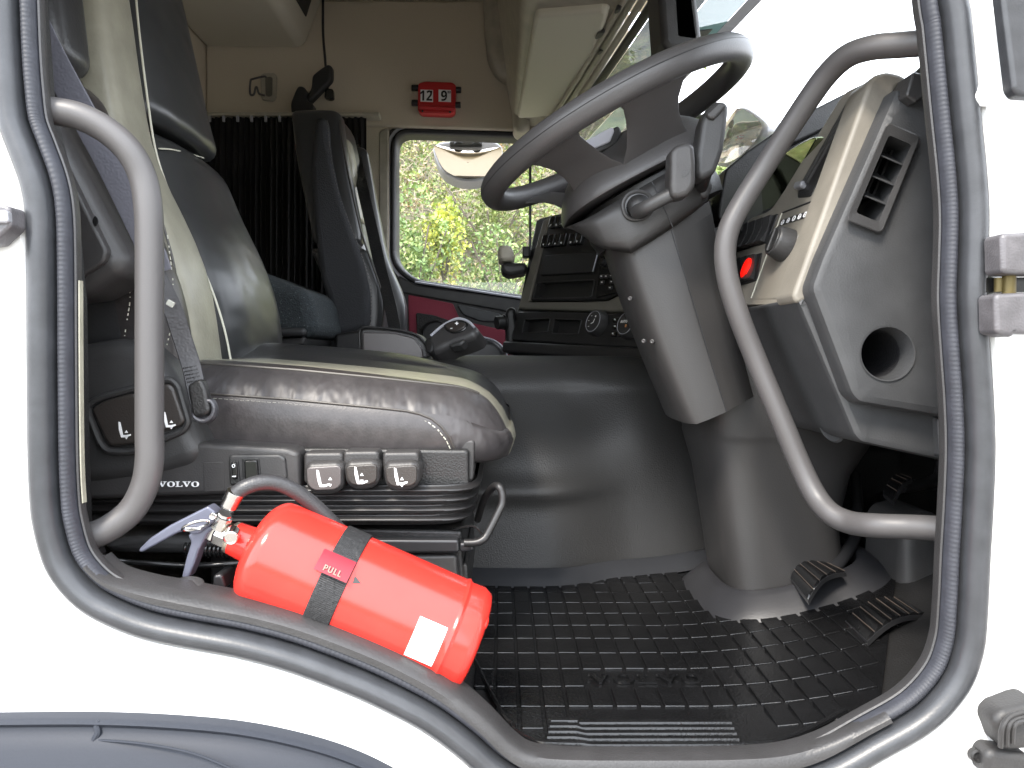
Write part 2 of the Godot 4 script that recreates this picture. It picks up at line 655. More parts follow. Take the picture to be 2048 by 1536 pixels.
func _ready() -> void:
	var cam := Camera3D.new()
	cam.name = "camera"
	add_child(cam)
	cam.position = Vector3(0, EYE, 0)
	cam.keep_aspect = Camera3D.KEEP_HEIGHT
	cam.set_frustum(2.0 * 0.05 * 768.0 / LENS, Vector2(24.0 / LENS * 0.05, -60.0 / LENS * 0.05), 0.05, 400.0)
	cam.current = true
	var sky_mat := ProceduralSkyMaterial.new()
	sky_mat.sky_top_color = Color(0.93, 0.96, 1.0)
	sky_mat.sky_horizon_color = Color(0.97, 0.98, 1.0)
	sky_mat.ground_bottom_color = Color(0.4, 0.38, 0.36)
	sky_mat.ground_horizon_color = Color(0.8, 0.8, 0.8)
	sky_mat.sky_energy_multiplier = 1.15
	var env := Environment.new()
	env.background_mode = Environment.BG_SKY
	env.sky = Sky.new()
	env.sky.sky_material = sky_mat
	env.tonemap_mode = Environment.TONE_MAPPER_LINEAR
	env.tonemap_exposure = 4.7
	env.sdfgi_enabled = true
	env.ssao_enabled = true
	env.ssil_enabled = true
	var we := WorldEnvironment.new()
	we.name = "world_environment"
	we.environment = env
	add_child(we)
	var sun := DirectionalLight3D.new()
	sun.name = "sun"
	sun.light_energy = 0.45
	sun.light_color = Color(1.0, 0.97, 0.93)
	sun.light_angular_distance = 14.0
	sun.shadow_enabled = true
	add_child(sun)
	sun.look_at_from_position(Vector3(-2.5, 6, 4.5), Vector3.ZERO)
	rng.seed = 11
	materials()
	outside()
	shell()
	door_frame()
	far_side()
	windscreen()
	dashboard()
	centre_console()
	tunnel_and_floor()
	driver_seat()
	passenger_seat()
	steering()
	pedals()
	handles()
	extinguisher()
	small_things()

# ---------------------------------------------------------------- setting
func sweep(path: PackedVector2Array, d: float, prof: Array, closed := true) -> Shape:   # prof: metres inwards, metres towards the camera
	var rows := []
	var n := path.size()
	for i in (n + 1 if closed else n):
		var a := path[(i - 1 + n) % n] if closed or i > 0 else path[0]
		var b := path[(i + 1) % n] if closed or i < n - 1 else path[n - 1]
		if i == n:
			rows.append(rows[0])
			continue
		var dir := (b - a).normalized()
		var inn := Vector2(-dir.y, dir.x)
		var row := PackedVector3Array()
		for k in range(0, prof.size(), 2):
			var q: Vector2 = path[i] + inn * prof[k]
			row.append(Vector3(q.x, EYE + q.y, -d + prof[k + 1]))
		rows.append(row)
	return Shape.new().loft(rows, false)

func metres(o: PackedVector2Array, d: float) -> PackedVector2Array:
	var r := PackedVector2Array()
	for q in o:
		r.append(Vector2((q.x - 1000) / LENS * d, (708 - q.y) / LENS * d))
	return r

func resample(p: PackedVector2Array, step: float, closed := true) -> PackedVector2Array:
	var o := PackedVector2Array()
	var left := 0.0
	var n := p.size()
	for i in (n if closed else n - 1):
		var a := p[i]
		var b := p[(i + 1) % n]
		var l := a.distance_to(b)
		var s := left
		while s < l:
			o.append(a.lerp(b, s / l))
			s += step
		left = s - l
	return o

func stretch_of(path: PackedVector2Array, from_px: Vector2, to_px: Vector2) -> PackedVector2Array:
	var a := metres(PackedVector2Array([from_px, to_px]), DOOR)
	var ia := 0
	var ib := 0
	for i in path.size():
		if path[i].distance_to(a[0]) < path[ia].distance_to(a[0]):
			ia = i
		if path[i].distance_to(a[1]) < path[ib].distance_to(a[1]):
			ib = i
	var o := PackedVector2Array()
	var i := ia
	while i != ib:
		o.append(path[i])
		i = (i + 1) % path.size()
	return o

func shell() -> void:
	door_path = resample(metres(smooth2(OPENING, 10), DOOR * 1.016), 0.008)
	var b := Shape.new()
	b.box(Transform3D(Basis(), V(-0.2, -0.43, 1.74)), Vector3(1.95, 0.05, 2.1))
	struct("cab_floor", b, M.plastic_black, "dark lower floor of the cab beneath the seats")
	b = Shape.new()
	b.box(Transform3D(Basis(), V(-1.17, 0.4, 1.74)), Vector3(0.06, 2.0, 2.14))
	struct("rear_wall", b, M.wall_cloth, "beige rear wall of the sleeper behind the seats")
	b = Shape.new()
	b.box(Transform3D(Basis(), V(-0.25, 1.4, 1.74)), Vector3(2.0, 0.06, 2.22))
	struct("cab_roof", b, M.wall_cloth, "beige cloth roof lining of the cab")
	b = Shape.new()   # upper part and rear part of the passenger side
	b.slab(PackedVector3Array([V(-1.14, 1.37, 2.75), V(-1.14, 0.895, 2.75), V(-0.44, 0.88, 2.75), V(0.06, 0.865, 2.75), V(0.5, 0.84, 2.75), V(0.5, 1.37, 2.75)]), Vector3(0, 0, 1), 0.08, 0.012)
	b.slab(PackedVector3Array([V(-1.14, 0.893, 2.765), V(-1.14, -0.45, 2.765), V(-0.432, -0.45, 2.765), V(-0.432, 0.88, 2.765)]), Vector3(0, 0, 1), 0.065)
	struct("side_wall", b, M.wall_cloth, "beige upper side wall above the passenger door")
	b = Shape.new()
	b.box(Transform3D(Basis(), V(0.76, -0.1, 1.74)), Vector3(0.06, 0.8, 2.14))
	struct("front_wall", b, M.plastic_black, "dark front bulkhead behind the pedals")

func door_frame() -> void:
	var cab := thing("truck_cab", "white truck cab side around the open driver's doorway", "truck", V(0, -0.7, 0.66))
	# white outer skin: from the doorway out to the cab's edges
	var rows := []
	var c := Vector2(-0.02, 0.02)
	var n := door_path.size()
	for i in n + 1:
		var p := door_path[i % n]
		var dir := (p - c).normalized()
		var t: float = 99.0
		if dir.x > 0:
			t = min(t, (0.54 - c.x) / dir.x)
		if dir.x < 0:
			t = min(t, (-1.3 - c.x) / dir.x)
		if dir.y > 0:
			t = min(t, (1.38 - c.y) / dir.y)
		if dir.y < 0:
			t = min(t, (-0.95 - c.y) / dir.y)
		var e := c + dir * t
		var row := PackedVector3Array()
		for f in [[0.0, -0.018], [0.0, -0.008], [0.012, -0.004], [0.3, -0.004], [0.7, -0.006], [1.0, -0.016], [1.0, -0.06]]:
			var q: Vector2 = p.lerp(e, f[0]) if f[0] != 0.012 else p + dir * 0.004
			row.append(Vector3(q.x, EYE + q.y, -DOOR + f[1] - 0.45 * max(0.0, q.x - 0.462)))
		rows.append(row)
	part("body_panel", Shape.new().loft(rows, false), M.white_paint, cab, 30.0)
	part("door_seal", sweep(door_path, DOOR, [-0.002, -0.012, -0.0005, -0.006, 0.003, -0.001, 0.007, 0.002, 0.012, 0.003, 0.016, 0.0015, 0.0195, -0.002, 0.0222, -0.008, 0.0226, -0.02]), M.rubber, cab, 60.0)
	# ribbed inner bead
	var fine := resample(door_path, 0.0011)
	var rr := []
	n = fine.size()
	for i in n:
		var dir := (fine[(i + 4) % n] - fine[(i - 4 + n) % n]).normalized()
		var inn := Vector2(-dir.y, dir.x)
		var lift: float = 0.0 if (i % 4) < 2 else -0.0003
		var row := PackedVector3Array()
		for f in [[0.0234, -0.022], [0.0244, -0.013], [0.0268, -0.0088], [0.030, -0.0075], [0.0335, -0.009], [0.0358, -0.014], [0.0366, -0.022]]:
			var q: Vector2 = fine[i] + inn * f[0]
			row.append(Vector3(q.x, EYE + q.y, -DOOR + f[1] + lift))
		rr.append(row)
	rr.append(rr[0])
	part("ribbed_seal", Shape.new().loft(rr, false), M.rubber_dark, cab, 50.0)
	part("inner_flange", sweep(door_path, DOOR, [0.0364, -0.022, 0.0378, -0.018, 0.0392, -0.019, 0.0396, -0.024, 0.038, -0.03, 0.02, -0.04]), M.sill, cab)
	var edge := stretch_of(door_path, Vector2(59, 560), Vector2(67, 1030))
	part("cream_edge_strip", sweep(edge, DOOR, [0.0396, -0.022, 0.0402, -0.020, 0.0412, -0.0205, 0.0414, -0.026], false), M.leather_cream, cab)
	# soft trim over the sill, slimmer along the step
	var sill := stretch_of(door_path, Vector2(120, 1172), Vector2(1815, 1474))
	var sr := []
	for k in sill.size():
		var dir := (sill[min(k + 1, sill.size() - 1)] - sill[max(k - 1, 0)]).normalized()
		var inn := Vector2(-dir.y, dir.x)
		var t := smoothstep(-0.12, 0.05, sill[k].x)
		var w: float = lerp(0.4, 1.0, smoothstep(0.0, 14.0, float(k))) * lerp(0.6, 1.0, smoothstep(0.0, 14.0, float(sill.size() - 1 - k)))
		var row := PackedVector3Array()
		for f in [[0.0300, -0.028, 0.0240, -0.028], [0.0305, -0.014, 0.0246, -0.012], [0.0335, -0.0065, 0.0275, -0.0045], [0.0395, -0.0065, 0.0345, -0.0045], [0.0450, -0.0125, 0.0395, -0.008], [0.0475, -0.024, 0.0408, -0.016], [0.0482, -0.045, 0.0408, -0.03], [0.046, -0.05, 0.038, -0.034], [0.02, -0.052, 0.01, -0.036]]:
			var q: Vector2 = sill[k] + inn * (0.027 + (lerp(f[0], f[2], t) - 0.027) * w)
			row.append(Vector3(q.x, EYE + q.y, -DOOR + lerp(f[1], f[3], t)))
		sr.append(row)
	part("sill_trim", Shape.new().loft(sr, false), M.sill, cab, 45.0)
	var cp := Shape.new()
	cp.lathe(frame(P(372, 1174, 0.70), Vector3(0.04, 1, 0.2)), [0.0, 0.004, 0.014, 0.004, 0.0165, 0.0025, 0.0175, -0.002, 0.018, -0.01], 28)
	part("trim_cap", cp, M.plastic, cab)
	# the lining that closes the gap between skin and inner walls
	var post := Shape.new()
	post.slab(at_depth(pts2([1890, -60, 1990, -60, 1990, 1290, 1880, 1290, 1896, 1150, 1905, 960, 1905, 600, 1890, 300]), 0.715), Vector3(0, 0, 1), 0.012, 0.004)
	part("door_pillar", post, M.plastic, cab)
	var lt := Shape.new()
	lt.slab(at_depth(pts2([-700, -500, 30, -500, 60, 0, 75, 200, 120, 380, 140, 600, 145, 900, 150, 1050, 180, 1120, -700, 1200]), 0.72), Vector3(0, 0, 1), 0.03)
	part("rear_pillar", lt, M.plastic_black, cab)
	var ap := Shape.new()   # windscreen pillar on the driver's side
	ap.slab(PackedVector3Array([V(0.475, 0.33, 0.72), V(0.54, 0.33, 0.72), V(0.54, 1.37, 0.72), V(0.45, 1.37, 0.72)]), Vector3(0, 0, 1), 0.05, 0.01)
	part("windscreen_pillar", ap, M.plastic, cab)
	# pressed dimples and shut-line relief on the front pillar
	for q in [[1966, 190, 22], [2035, 875, 12], [2030, 350, 14]]:
		var s := Shape.new()
		s.lathe(frame(P(q[0], q[1], 0.66), Vector3(0, 0.3, 1)), [q[2] * 0.0005, -0.002, q[2] * 0.00042, 0.002, q[2] * 0.00025, 0.0035, 0.0, 0.004], 20)
		part("pressed_boss", s, M.white_paint, cab)
	var fc := Shape.new()
	fc.box(Transform3D(Basis(), V(0.675, -0.30, 0.685)), Vector3(0.27, 1.3, 0.02), 0.006)
	part("front_corner", fc, M.white_paint, cab)
	fc = Shape.new().box(Transform3D(Basis(), V(0.82, -0.30, 1.76)), Vector3(0.03, 1.3, 2.2), 0.012)
	part("front_panel", fc, M.white_paint, cab)
	fc = Shape.new().box(Transform3D(Basis(), V(0.70, 0.35, 1.76)), Vector3(0.25, 0.02, 2.16), 0.008)
	part("scuttle", fc, M.plastic_black, cab)
	var bolt := Shape.new().lathe(frame(P(1953, 1512, 0.655), Vector3(0, 0, 1)), [0.006, -0.004, 0.006, 0.001, 0.0045, 0.002, 0.0035, -0.001, 0.0, -0.001], 16)
	part("bolt", bolt, M.plastic_black, cab)
	# step light unit at the lower front
	var lamp := thing("corner_bumper", "grey ribbed rubber bump stop low on the white front pillar", "bump stop", P(2040, 1460, 0.65))
	var ls := Shape.new()
	ls.slab(at_depth(fillet([1988, 1445, 2005, 1424, 2090, 1405, 2120, 1500, 2010, 1505], 14), 0.64), Vector3(0, 0, 1), 0.03, 0.008)
	part("rim", ls, M.bump_rubber, lamp)
	for k in 3:
		var tb := Shape.new().tube(smooth3(PackedVector3Array([P(2001 + k * 12, 1494 - k * 4, 0.635), P(2004 + k * 12, 1456 - k * 2, 0.630), P(2022 + k * 11, 1432 + k * 5, 0.633), P(2060 + k * 8, 1420 + k * 10, 0.635)]), 6), 0.0022, 8)
		part("rib", tb, M.bump_rubber, lamp)
	var ft := Shape.new().slab(at_depth(fillet([1972, 1512, 1985, 1500, 2060, 1512, 2100, 1560, 1972, 1560], 8), 0.645), Vector3(0, 0, 1), 0.02, 0.006)
	part("foot", ft, M.bump_rubber, lamp)
	# striker bracket on the rear pillar
	var st := thing("door_striker", "grey metal door striker bracket on the white rear pillar", "striker", P(20, 450, 0.655))
	var ss := Shape.new()
	ss.slab(at_depth(fillet([-80, 402, 5, 408, 20, 414, 22, 450, 16, 458, -14, 486, -80, 496], 4), 0.64), Vector3(0, 0, 1), 0.02, 0.003)
	part("bracket", ss, M.hinge_metal, st)
	ss = Shape.new().slab(at_depth(fillet([-80, 418, 14, 420, 16, 446, -80, 446], 3), 0.636), Vector3(0, 0, 1), 0.006, 0.002)
	part("plate", ss, M.grey_metal, st)
	# open door: leaf, seal and hinges
	var dr := thing("driver_door", "open driver's door swung forward on two grey hinges", "door", V(0.52, -0.6, 0.6))
	var dl := Shape.new()
	dl.box(Transform3D(Basis(), V(0.60, -0.05, 0.02)), Vector3(0.06, 1.3, 1.1), 0.02)
	part("door_leaf", dl, M.white_paint, dr)
	dl = Shape.new().slab(at_depth(fillet([1998, -60, 2140, -60, 2140, 196, 2036, 190, 2026, 176], 6), 0.63), Vector3(0, 0, 1), 0.012, 0.004)
	part("edge_seal", dl, M.rubber, dr)
	for q in [[2002, 466, 552], [1990, 587, 672]]:
		dl = Shape.new().slab(at_depth(fillet([q[0], q[1], 2160, q[1] - 6, 2160, q[2] - 4, 2030, q[2] - 4, 2028, q[2] + 4 if q[1] > 500 else q[2] - 4, q[0] + 2, q[2] - 6], 5), 0.632), Vector3(0, 0, 1), 0.022, 0.004)
		part("hinge", dl, M.hinge_metal, dr)
	dl = Shape.new().slab(at_depth(fillet([1971, 556, 2160, 552, 2160, 584, 1971, 584], 2), 0.6585), Vector3(0, 0, 1), 0.012)
	part("hinge_slot", dl, M.gloss_black, dr)
	dl = Shape.new().tube(PackedVector3Array([P(1998, 556, 0.652), P(1998, 584, 0.652)]), 0.004, 10)
	dl.tube(PackedVector3Array([P(2018, 552, 0.648), P(2018, 588, 0.648)]), 0.0055, 10)
	part("hinge_pin", dl, mat("brass", Vector3(0.11, 0.085, 0.03), 0.5, null, 2.0, 1.0, 0.5), dr)
	# wheel arch
	var wa := thing("wheel_arch_fender", "dark grey plastic wheel arch fender below the white cab side", "fender", V(-0.5, -0.7, 0.62))
	var top := smooth2([-900, 1500, -500, 1452, -200, 1437, 0, 1434, 185, 1433, 340, 1439, 480, 1452, 600, 1476, 700, 1507, 790, 1550, 900, 1620, 1000, 1720], 6, false)
	var rows2 := []
	for q in top:
		var row := PackedVector3Array()
		for f in [[0, 0.665], [0, 0.652], [7, 0.647], [13, 0.649], [16, 0.6505], [26, 0.6495], [33, 0.6455], [52, 0.640], [110, 0.626], [260, 0.60], [520, 0.585]]:
			row.append(P(q.x, q.y + f[0], 0.655) + Vector3(0, 0, 0.655 - f[1]))
		rows2.append(row)
	part("arch_skin", Shape.new().loft(rows2, false), M.arch_plastic, wa, 50.0)
	var bd := Shape.new().tube(smooth3(PackedVector3Array([P(196, 1480, 0.646), P(290, 1488, 0.64), P(390, 1508, 0.635), P(480, 1545, 0.63)]), 8), 0.0012, 8)
	bd.tube(smooth3(PackedVector3Array([P(200, 1441, 0.652), P(194, 1452, 0.650), P(196, 1466, 0.648), P(188, 1480, 0.647)]), 6), 0.003, 8)
	part("moulded_line", bd, M.arch_plastic, wa)

func far_side() -> void:
	var d := thing("passenger_door", "passenger door with burgundy inset panel and framed side window", "door", V(0.1, -0.7, 2.8))
	var win := metres(fillet([792, 268, 1060, 278, 1330, 296, 1330, 632, 1036, 592, 830, 562, 792, 528], 34, 8), 2.8)
	var outer := metres(fillet([775, 256, 1060, 264, 1370, 280, 1370, 800, 775, 800], 30, 8), 2.8)
	# frame: outer outline minus the window
	var fr := Shape.new()
	var q3 := PackedVector3Array()
	for q in outer:
		q3.append(Vector3(q.x, EYE + q.y, -2.775))
	fr.slab_holed(q3, Vector3(0, 0, 1), 0.05, [win], 0.004)
	part("door_frame", fr, M.plastic, d)
	win.reverse()
	var rr := resample(win, 0.015)
	part("window_rubber", sweep(rr, 2.775, [-0.018, 0.0, -0.016, 0.008, -0.01, 0.011, -0.003, 0.009, 0.004, 0.0, 0.006, -0.02, 0.008, -0.07]), M.seal_black, d, 60.0)
	part("bright_edge", sweep(rr, 2.775, [-0.031, 0.0, -0.029, 0.005, -0.022, 0.005, -0.0185, 0.0]), M.silver_plastic, d, 60.0)
	part("rear_edge_strip", Shape.new().slab(at_depth(fillet([758, 262, 777, 254, 776, 600, 758, 600], 6), 2.76), Vector3(0, 0, 1), 0.02, 0.005), M.beige_dull, d)
	var pane := Shape.new()
	var g := PackedVector3Array()
	for q in win:
		g.append(Vector3(q.x, EYE + q.y, -2.83))
	pane.cap(g, win, false)
	part("window_pane", pane, M.glass, d)
	part("window_divider", Shape.new().slab(at_depth(pts2([1058, 276, 1063, 276, 1063, 600, 1058, 600]), 2.825), Vector3(0, 0, 1), 0.01), M.plastic_black, d)
	var tr := Shape.new().slab(at_depth(fillet([794, 548, 830, 569, 1036, 598, 1330, 640, 1330, 720, 1005, 622, 816, 588, 794, 588], 5), 2.765), Vector3(0, 0, 1), 0.02, 0.008)
	part("upper_trim", tr, M.plastic, d)
	part("sill_strip", Shape.new().tube(PackedVector3Array([P(830, 564, 2.762), P(1036, 595, 2.762), P(1330, 637, 2.762)]), 0.0045, 8), M.silver_plastic, d)
	part("inset_panel", Shape.new().slab(at_depth(fillet([816, 589, 906, 607, 921, 641, 1036, 666, 1200, 690, 1200, 780, 820, 780], 4), 2.772), Vector3(0, 0, 1), 0.02, 0.004), M.burgundy, d)
	part("pull_recess", Shape.new().slab(at_depth(fillet([911, 607, 1003, 628, 996, 645, 960, 643, 925, 630], 6), 2.76), Vector3(0, 0, 1), 0.02, 0.006), M.plastic_grey, d)
	part("speaker_panel", Shape.new().slab(at_depth(fillet([832, 625, 866, 630, 900, 641, 900, 720, 836, 720], 5), 2.767), Vector3(0, 0, 1), 0.01, 0.003), M.carpet, d)
	part("speaker_ring", Shape.new().lathe(frame(P(872, 668, 2.765), Vector3(0, 0, 1)), [0.055, 0.0, 0.055, 0.006, 0.05, 0.008, 0.045, 0.002, 0.0, 0.002], 28), M.plastic_black, d)
	part("door_pocket", Shape.new().slab(at_depth(fillet([880, 740, 905, 680, 950, 672, 1000, 684, 1015, 720, 1030, 790, 880, 790], 18, 6), 2.70), Vector3(0, 0, 1), 0.07, 0.02), M.leather, d)
	part("pocket_piping", Shape.new().tube(smooth3(PackedVector3Array([P(898, 690, 2.70), P(925, 674, 2.695), P(955, 673, 2.695), P(990, 682, 2.695), P(1010, 702, 2.695), P(1018, 730, 2.70)]), 6), 0.004, 8), M.silver_plastic, d)
	# kerb mirror outside the window
	var k := thing("kerb_mirror", "pale convex kerb mirror hanging outside the passenger window", "mirror", P(936, 280, 3.05))
	var pl := plane_of(P(870, 292, 3.05), P(1003, 295, 3.05), P(935, 357, 3.0))
	var face := outline_on(pl, smooth2([868, 296, 878, 292, 935, 303, 990, 296, 1003, 298, 1002, 322, 990, 343, 968, 354, 935, 359, 906, 351, 884, 334], 4))
	var back := outline_on(pl, smooth2([866, 298, 876, 286, 900, 281, 935, 282, 980, 281, 1000, 288, 1005, 300, 1003, 325, 992, 346, 968, 357, 935, 361, 904, 354, 881, 337], 4))
	part("housing", Shape.new().slab(back, pl.normal, 0.07, 0.012), M.grey_metal, k)
	var dome := Shape.new()
	var rws := []
	var cen := on_plane(pl, 936, 328)
	for f in [1.0, 0.9, 0.75, 0.5, 0.25, 0.02]:
		var row := PackedVector3Array()
		for v in face:
			row.append(cen.lerp(v, f) + pl.normal * (0.003 + 0.006 * (1 - f * f)))
		rws.append(row)
	dome.loft(rws, true)
	part("mirror_glass", dome, M.mirror, k, 70.0)
	for px in [914, 950]:
		part("mount", Shape.new().tube(PackedVector3Array([P(px, 250, 3.06), P(px + 2, 276, 3.05), P(px + 3, 290, 3.04)]), 0.02, 12), M.plastic_black, k)
	part("mount_bar", Shape.new().box(Transform3D(Basis(), P(932, 289, 3.05)), Vector3(0.14, 0.02, 0.03), 0.006), M.plastic_black, k)
	# red vehicle height indicator
	var h := thing("height_indicator", "red vehicle height box showing 12' 9\" on beige side wall", "indicator", P(875, 195, 2.74))
	part("case", Shape.new().slab(at_depth(fillet([836, 166, 850, 162, 905, 164, 912, 170, 910, 222, 902, 228, 842, 226, 835, 220], 5), 2.70), Vector3(0, 0, 1), 0.045, 0.006), M.red_plastic, h)
	part("hinge_rail", Shape.new().tube(PackedVector3Array([P(838, 214, 2.698), P(910, 217, 2.698)]), 0.008, 12), M.red_plastic, h)
	for q in [[830, 176], [830, 206], [916, 180], [915, 210]]:
		part("roller", Shape.new().lathe(frame(P(q[0], q[1], 2.715), Vector3(1, 0, 0), Vector3.UP), [0.0, -0.012, 0.011, -0.012, 0.012, -0.009, 0.012, 0.009, 0.011, 0.012, 0.0, 0.012], 14), M.plastic_black, h)
	for q in [[845, 222], [900, 224]]:
		part("screw", Shape.new().lathe(frame(P(q[0], q[1], 2.6935), Vector3(0, 0, 1)), [0.004, -0.002, 0.004, 0.002, 0.0, 0.003], 10), M.plastic_black, h)
	for q in [[841, 866], [877, 902]]:
		part("card", Shape.new().slab(at_depth(pts2([q[0], 179, q[1], 180, q[1], 204, q[0], 203]), 2.6985), Vector3(0, 0, 1), 0.002), M.white_print, h)
	text("digits", "12", P(852, 191.5, 2.6965), Vector3(1, -0.02, 0), Vector3(0, 0, 1), 0.038, 0.001, M.black_print, h, "Droid Sans", 700, 0.85)
	text("foot_mark", "'", P(863.5, 188, 2.6965), Vector3(1, -0.02, 0), Vector3(0, 0, 1), 0.024, 0.001, M.black_print, h)
	text("digits", "9", P(888, 192, 2.6965), Vector3(1, -0.02, 0), Vector3(0, 0, 1), 0.038, 0.001, M.black_print, h, "Droid Sans", 700, 0.9)
	text("inch_mark", "\"", P(898, 189, 2.6965), Vector3(1, -0.02, 0), Vector3(0, 0, 1), 0.024, 0.001, M.black_print, h)
	# coat hook
	var ch := thing("coat_hook", "folding wire coat hook in a beige plate on the side wall", "hook", P(530, 175, 2.74))
	part("plate", Shape.new().slab(at_depth(fillet([520, 147, 548, 145, 553, 152, 552, 196, 545, 202, 522, 200], 8), 2.735), Vector3(0, 0, 1), 0.01, 0.004), M.beige_dull, ch)
	part("recess", Shape.new().slab(at_depth(fillet([530, 154, 545, 153, 544, 193, 531, 193], 6), 2.733), Vector3(0, 0, 1), 0.004, 0.001), M.console_grey, ch)
	var wire := PackedVector3Array()
	for q in [[532, 155], [528, 153], [506, 158], [501, 162], [500, 185], [503, 190], [508, 188], [511, 176], [514, 175], [518, 187], [530, 191]]:
		wire.append(P(q[0], q[1], 2.70))
	part("wire", Shape.new().tube(smooth3(wire, 4), 0.004, 8), M.hinge_metal, ch)
	# cable and the black belt guide
	var cb := thing("blind_cord", "thin black cord hanging down the beige side wall", "cord", P(650, 60, 2.72))
	part("cord", Shape.new().tube(smooth3(PackedVector3Array([P(643, -260, 2.72), P(646, -60, 2.72), P(646, 60, 2.715), P(650, 115, 2.71), P(654, 165, 2.70), P(656, 188, 2.70)]), 6), 0.005, 8), M.seal_black, cb)
	part("cord_end", Shape.new().slab(at_depth(fillet([650, 176, 666, 177, 667, 197, 659, 199, 648, 196], 4), 2.69), Vector3(0, 0, 1), 0.02, 0.005), M.gloss_black, cb)
	var gd := thing("belt_guide", "black folded strap and clip at the curtain's upper corner", "strap", P(620, 190, 2.68))
	part("clip", Shape.new().slab(at_depth(fillet([590, 180, 596, 170, 608, 172, 614, 185, 612, 200, 626, 205, 624, 225, 600, 238, 582, 232, 580, 205], 7), 2.66), Vector3(0, 0, 1), 0.05, 0.012), M.seal_black, gd)
	part("strap", Shape.new().slab(at_depth(fillet([624, 150, 640, 137, 656, 127, 664, 132, 664, 158, 648, 175, 634, 190, 618, 206, 610, 196, 622, 175], 6), 2.67), Vector3(0, 0, 1), 0.03, 0.01), M.webbing, gd)
	# overhead locker over the bunk
	var lk := thing("overhead_locker", "beige overhead locker at the rear above the bunk", "locker", V(-0.95, 1.19, 2.4))
	var s := Shape.new()
	var sec := PackedVector3Array()   # section in the x-y plane, at the near end
	for q in fillet([-1135, 1188, -775, 1184, -750, 1205, -690, 1372, -1135, 1372], 14, 4):
		sec.append(V(q.x * 0.001, q.y * 0.001, 0.9))
	s.slab(sec, Vector3(0, 0, 1), 1.845)
	part("body", s, M.locker_cream, lk)
	var lp := plane_of(V(-0.735, 1.225, 2.6), V(-0.69, 1.372, 2.6), V(-0.735, 1.225, 2.0))
	part("latch_recess", Shape.new().slab(PackedVector3Array([lp.project(V(-0.72, 1.26, 2.66)), lp.project(V(-0.72, 1.26, 2.5)), lp.project(V(-0.69, 1.37, 2.5)), lp.project(V(-0.69, 1.37, 2.66))]), lp.normal, 0.004, 0.002), M.plastic, lk)
	# curtain
	var cu := thing("bunk_curtain", "black pleated curtain closing off the sleeper bunk", "curtain", V(-0.9, -0.2, 2.62))
	var rows := []
	for r in 8:
		var row := PackedVector3Array()
		for i in 241:
			var u := i / 240.0
			var y: float = lerp(0.885, -0.35, r / 7.0)
			var w := sin(u * 190.0 + 1.3 * sin(u * 17.0)) * 0.014 + sin(u * 61.0) * 0.006
			row.append(V(lerp(-1.125, -0.5, u), y, 2.66 - w * (0.5 + 0.5 * r / 7.0)))
		rows.append(row)
	part("pleated_cloth", Shape.new().loft(rows, false), M.curtain, cu, 80.0)
	part("curtain_rail", Shape.new().box(Transform3D(Basis(), V(-0.8, 0.895, 2.68)), Vector3(0.7, 0.014, 0.06), 0.004), M.beige_dull, cu)
	var hk := Shape.new()
	for i in 9:
		hk.box(Transform3D(Basis(), V(-1.08 + i * 0.052, 0.875, 2.645)), Vector3(0.009, 0.022, 0.01), 0.002)
	part("curtain_gliders", hk, M.silver_plastic, cu).set_meta("kind", "stuff")
	# bunk
	var bk := thing("bunk_mattress", "dark flecked cloth bunk end behind the driver's seat", "mattress", V(-0.75, -0.1, 2.0))
	s = Shape.new()
	var sec2 := PackedVector3Array()
	for q in fillet([-1130, 200, -640, 225, -560, 185, -470, 160, -450, 60, -470, 40, -1130, 40], 60, 6):
		sec2.append(V(q.x * 0.001, q.y * 0.001, 1.75))
	s.slab(sec2, Vector3(0, 0, 1), 0.6, 0.03)
	part("cloth_cover", s, M.fleck_cloth, bk)
	part("board", Shape.new().slab(at_depth(fillet([500, 654, 606, 655, 612, 662, 612, 672, 500, 674], 4), 1.74), Vector3(0, 0, 1), 0.5, 0.01), M.plastic_grey, bk)
	part("bracket", Shape.new().slab(at_depth(fillet([500, 676, 598, 676, 606, 672, 612, 678, 606, 690, 590, 692, 560, 700, 500, 700], 4), 1.76), Vector3(0, 0, 1), 0.4, 0.006), M.plastic, bk)
	part("tube", Shape.new().tube(smooth3(PackedVector3Array([P(500, 668, 1.5), P(530, 676, 1.5), P(552, 694, 1.5), P(566, 725, 1.5)]), 6), 0.011, 12), M.grey_metal, bk)

# ---------------------------------------------------------------- windscreen and overhead
func rows_between(a: PackedVector3Array, b: PackedVector3Array, n: int, bulge := Vector3.ZERO) -> Array:
	var o := []
	for i in n + 1:
		var t := float(i) / n
		var row := PackedVector3Array()
		for k in a.size():
			row.append(a[k].lerp(b[k], t) + bulge * sin(PI * t))
		o.append(row)
	return o

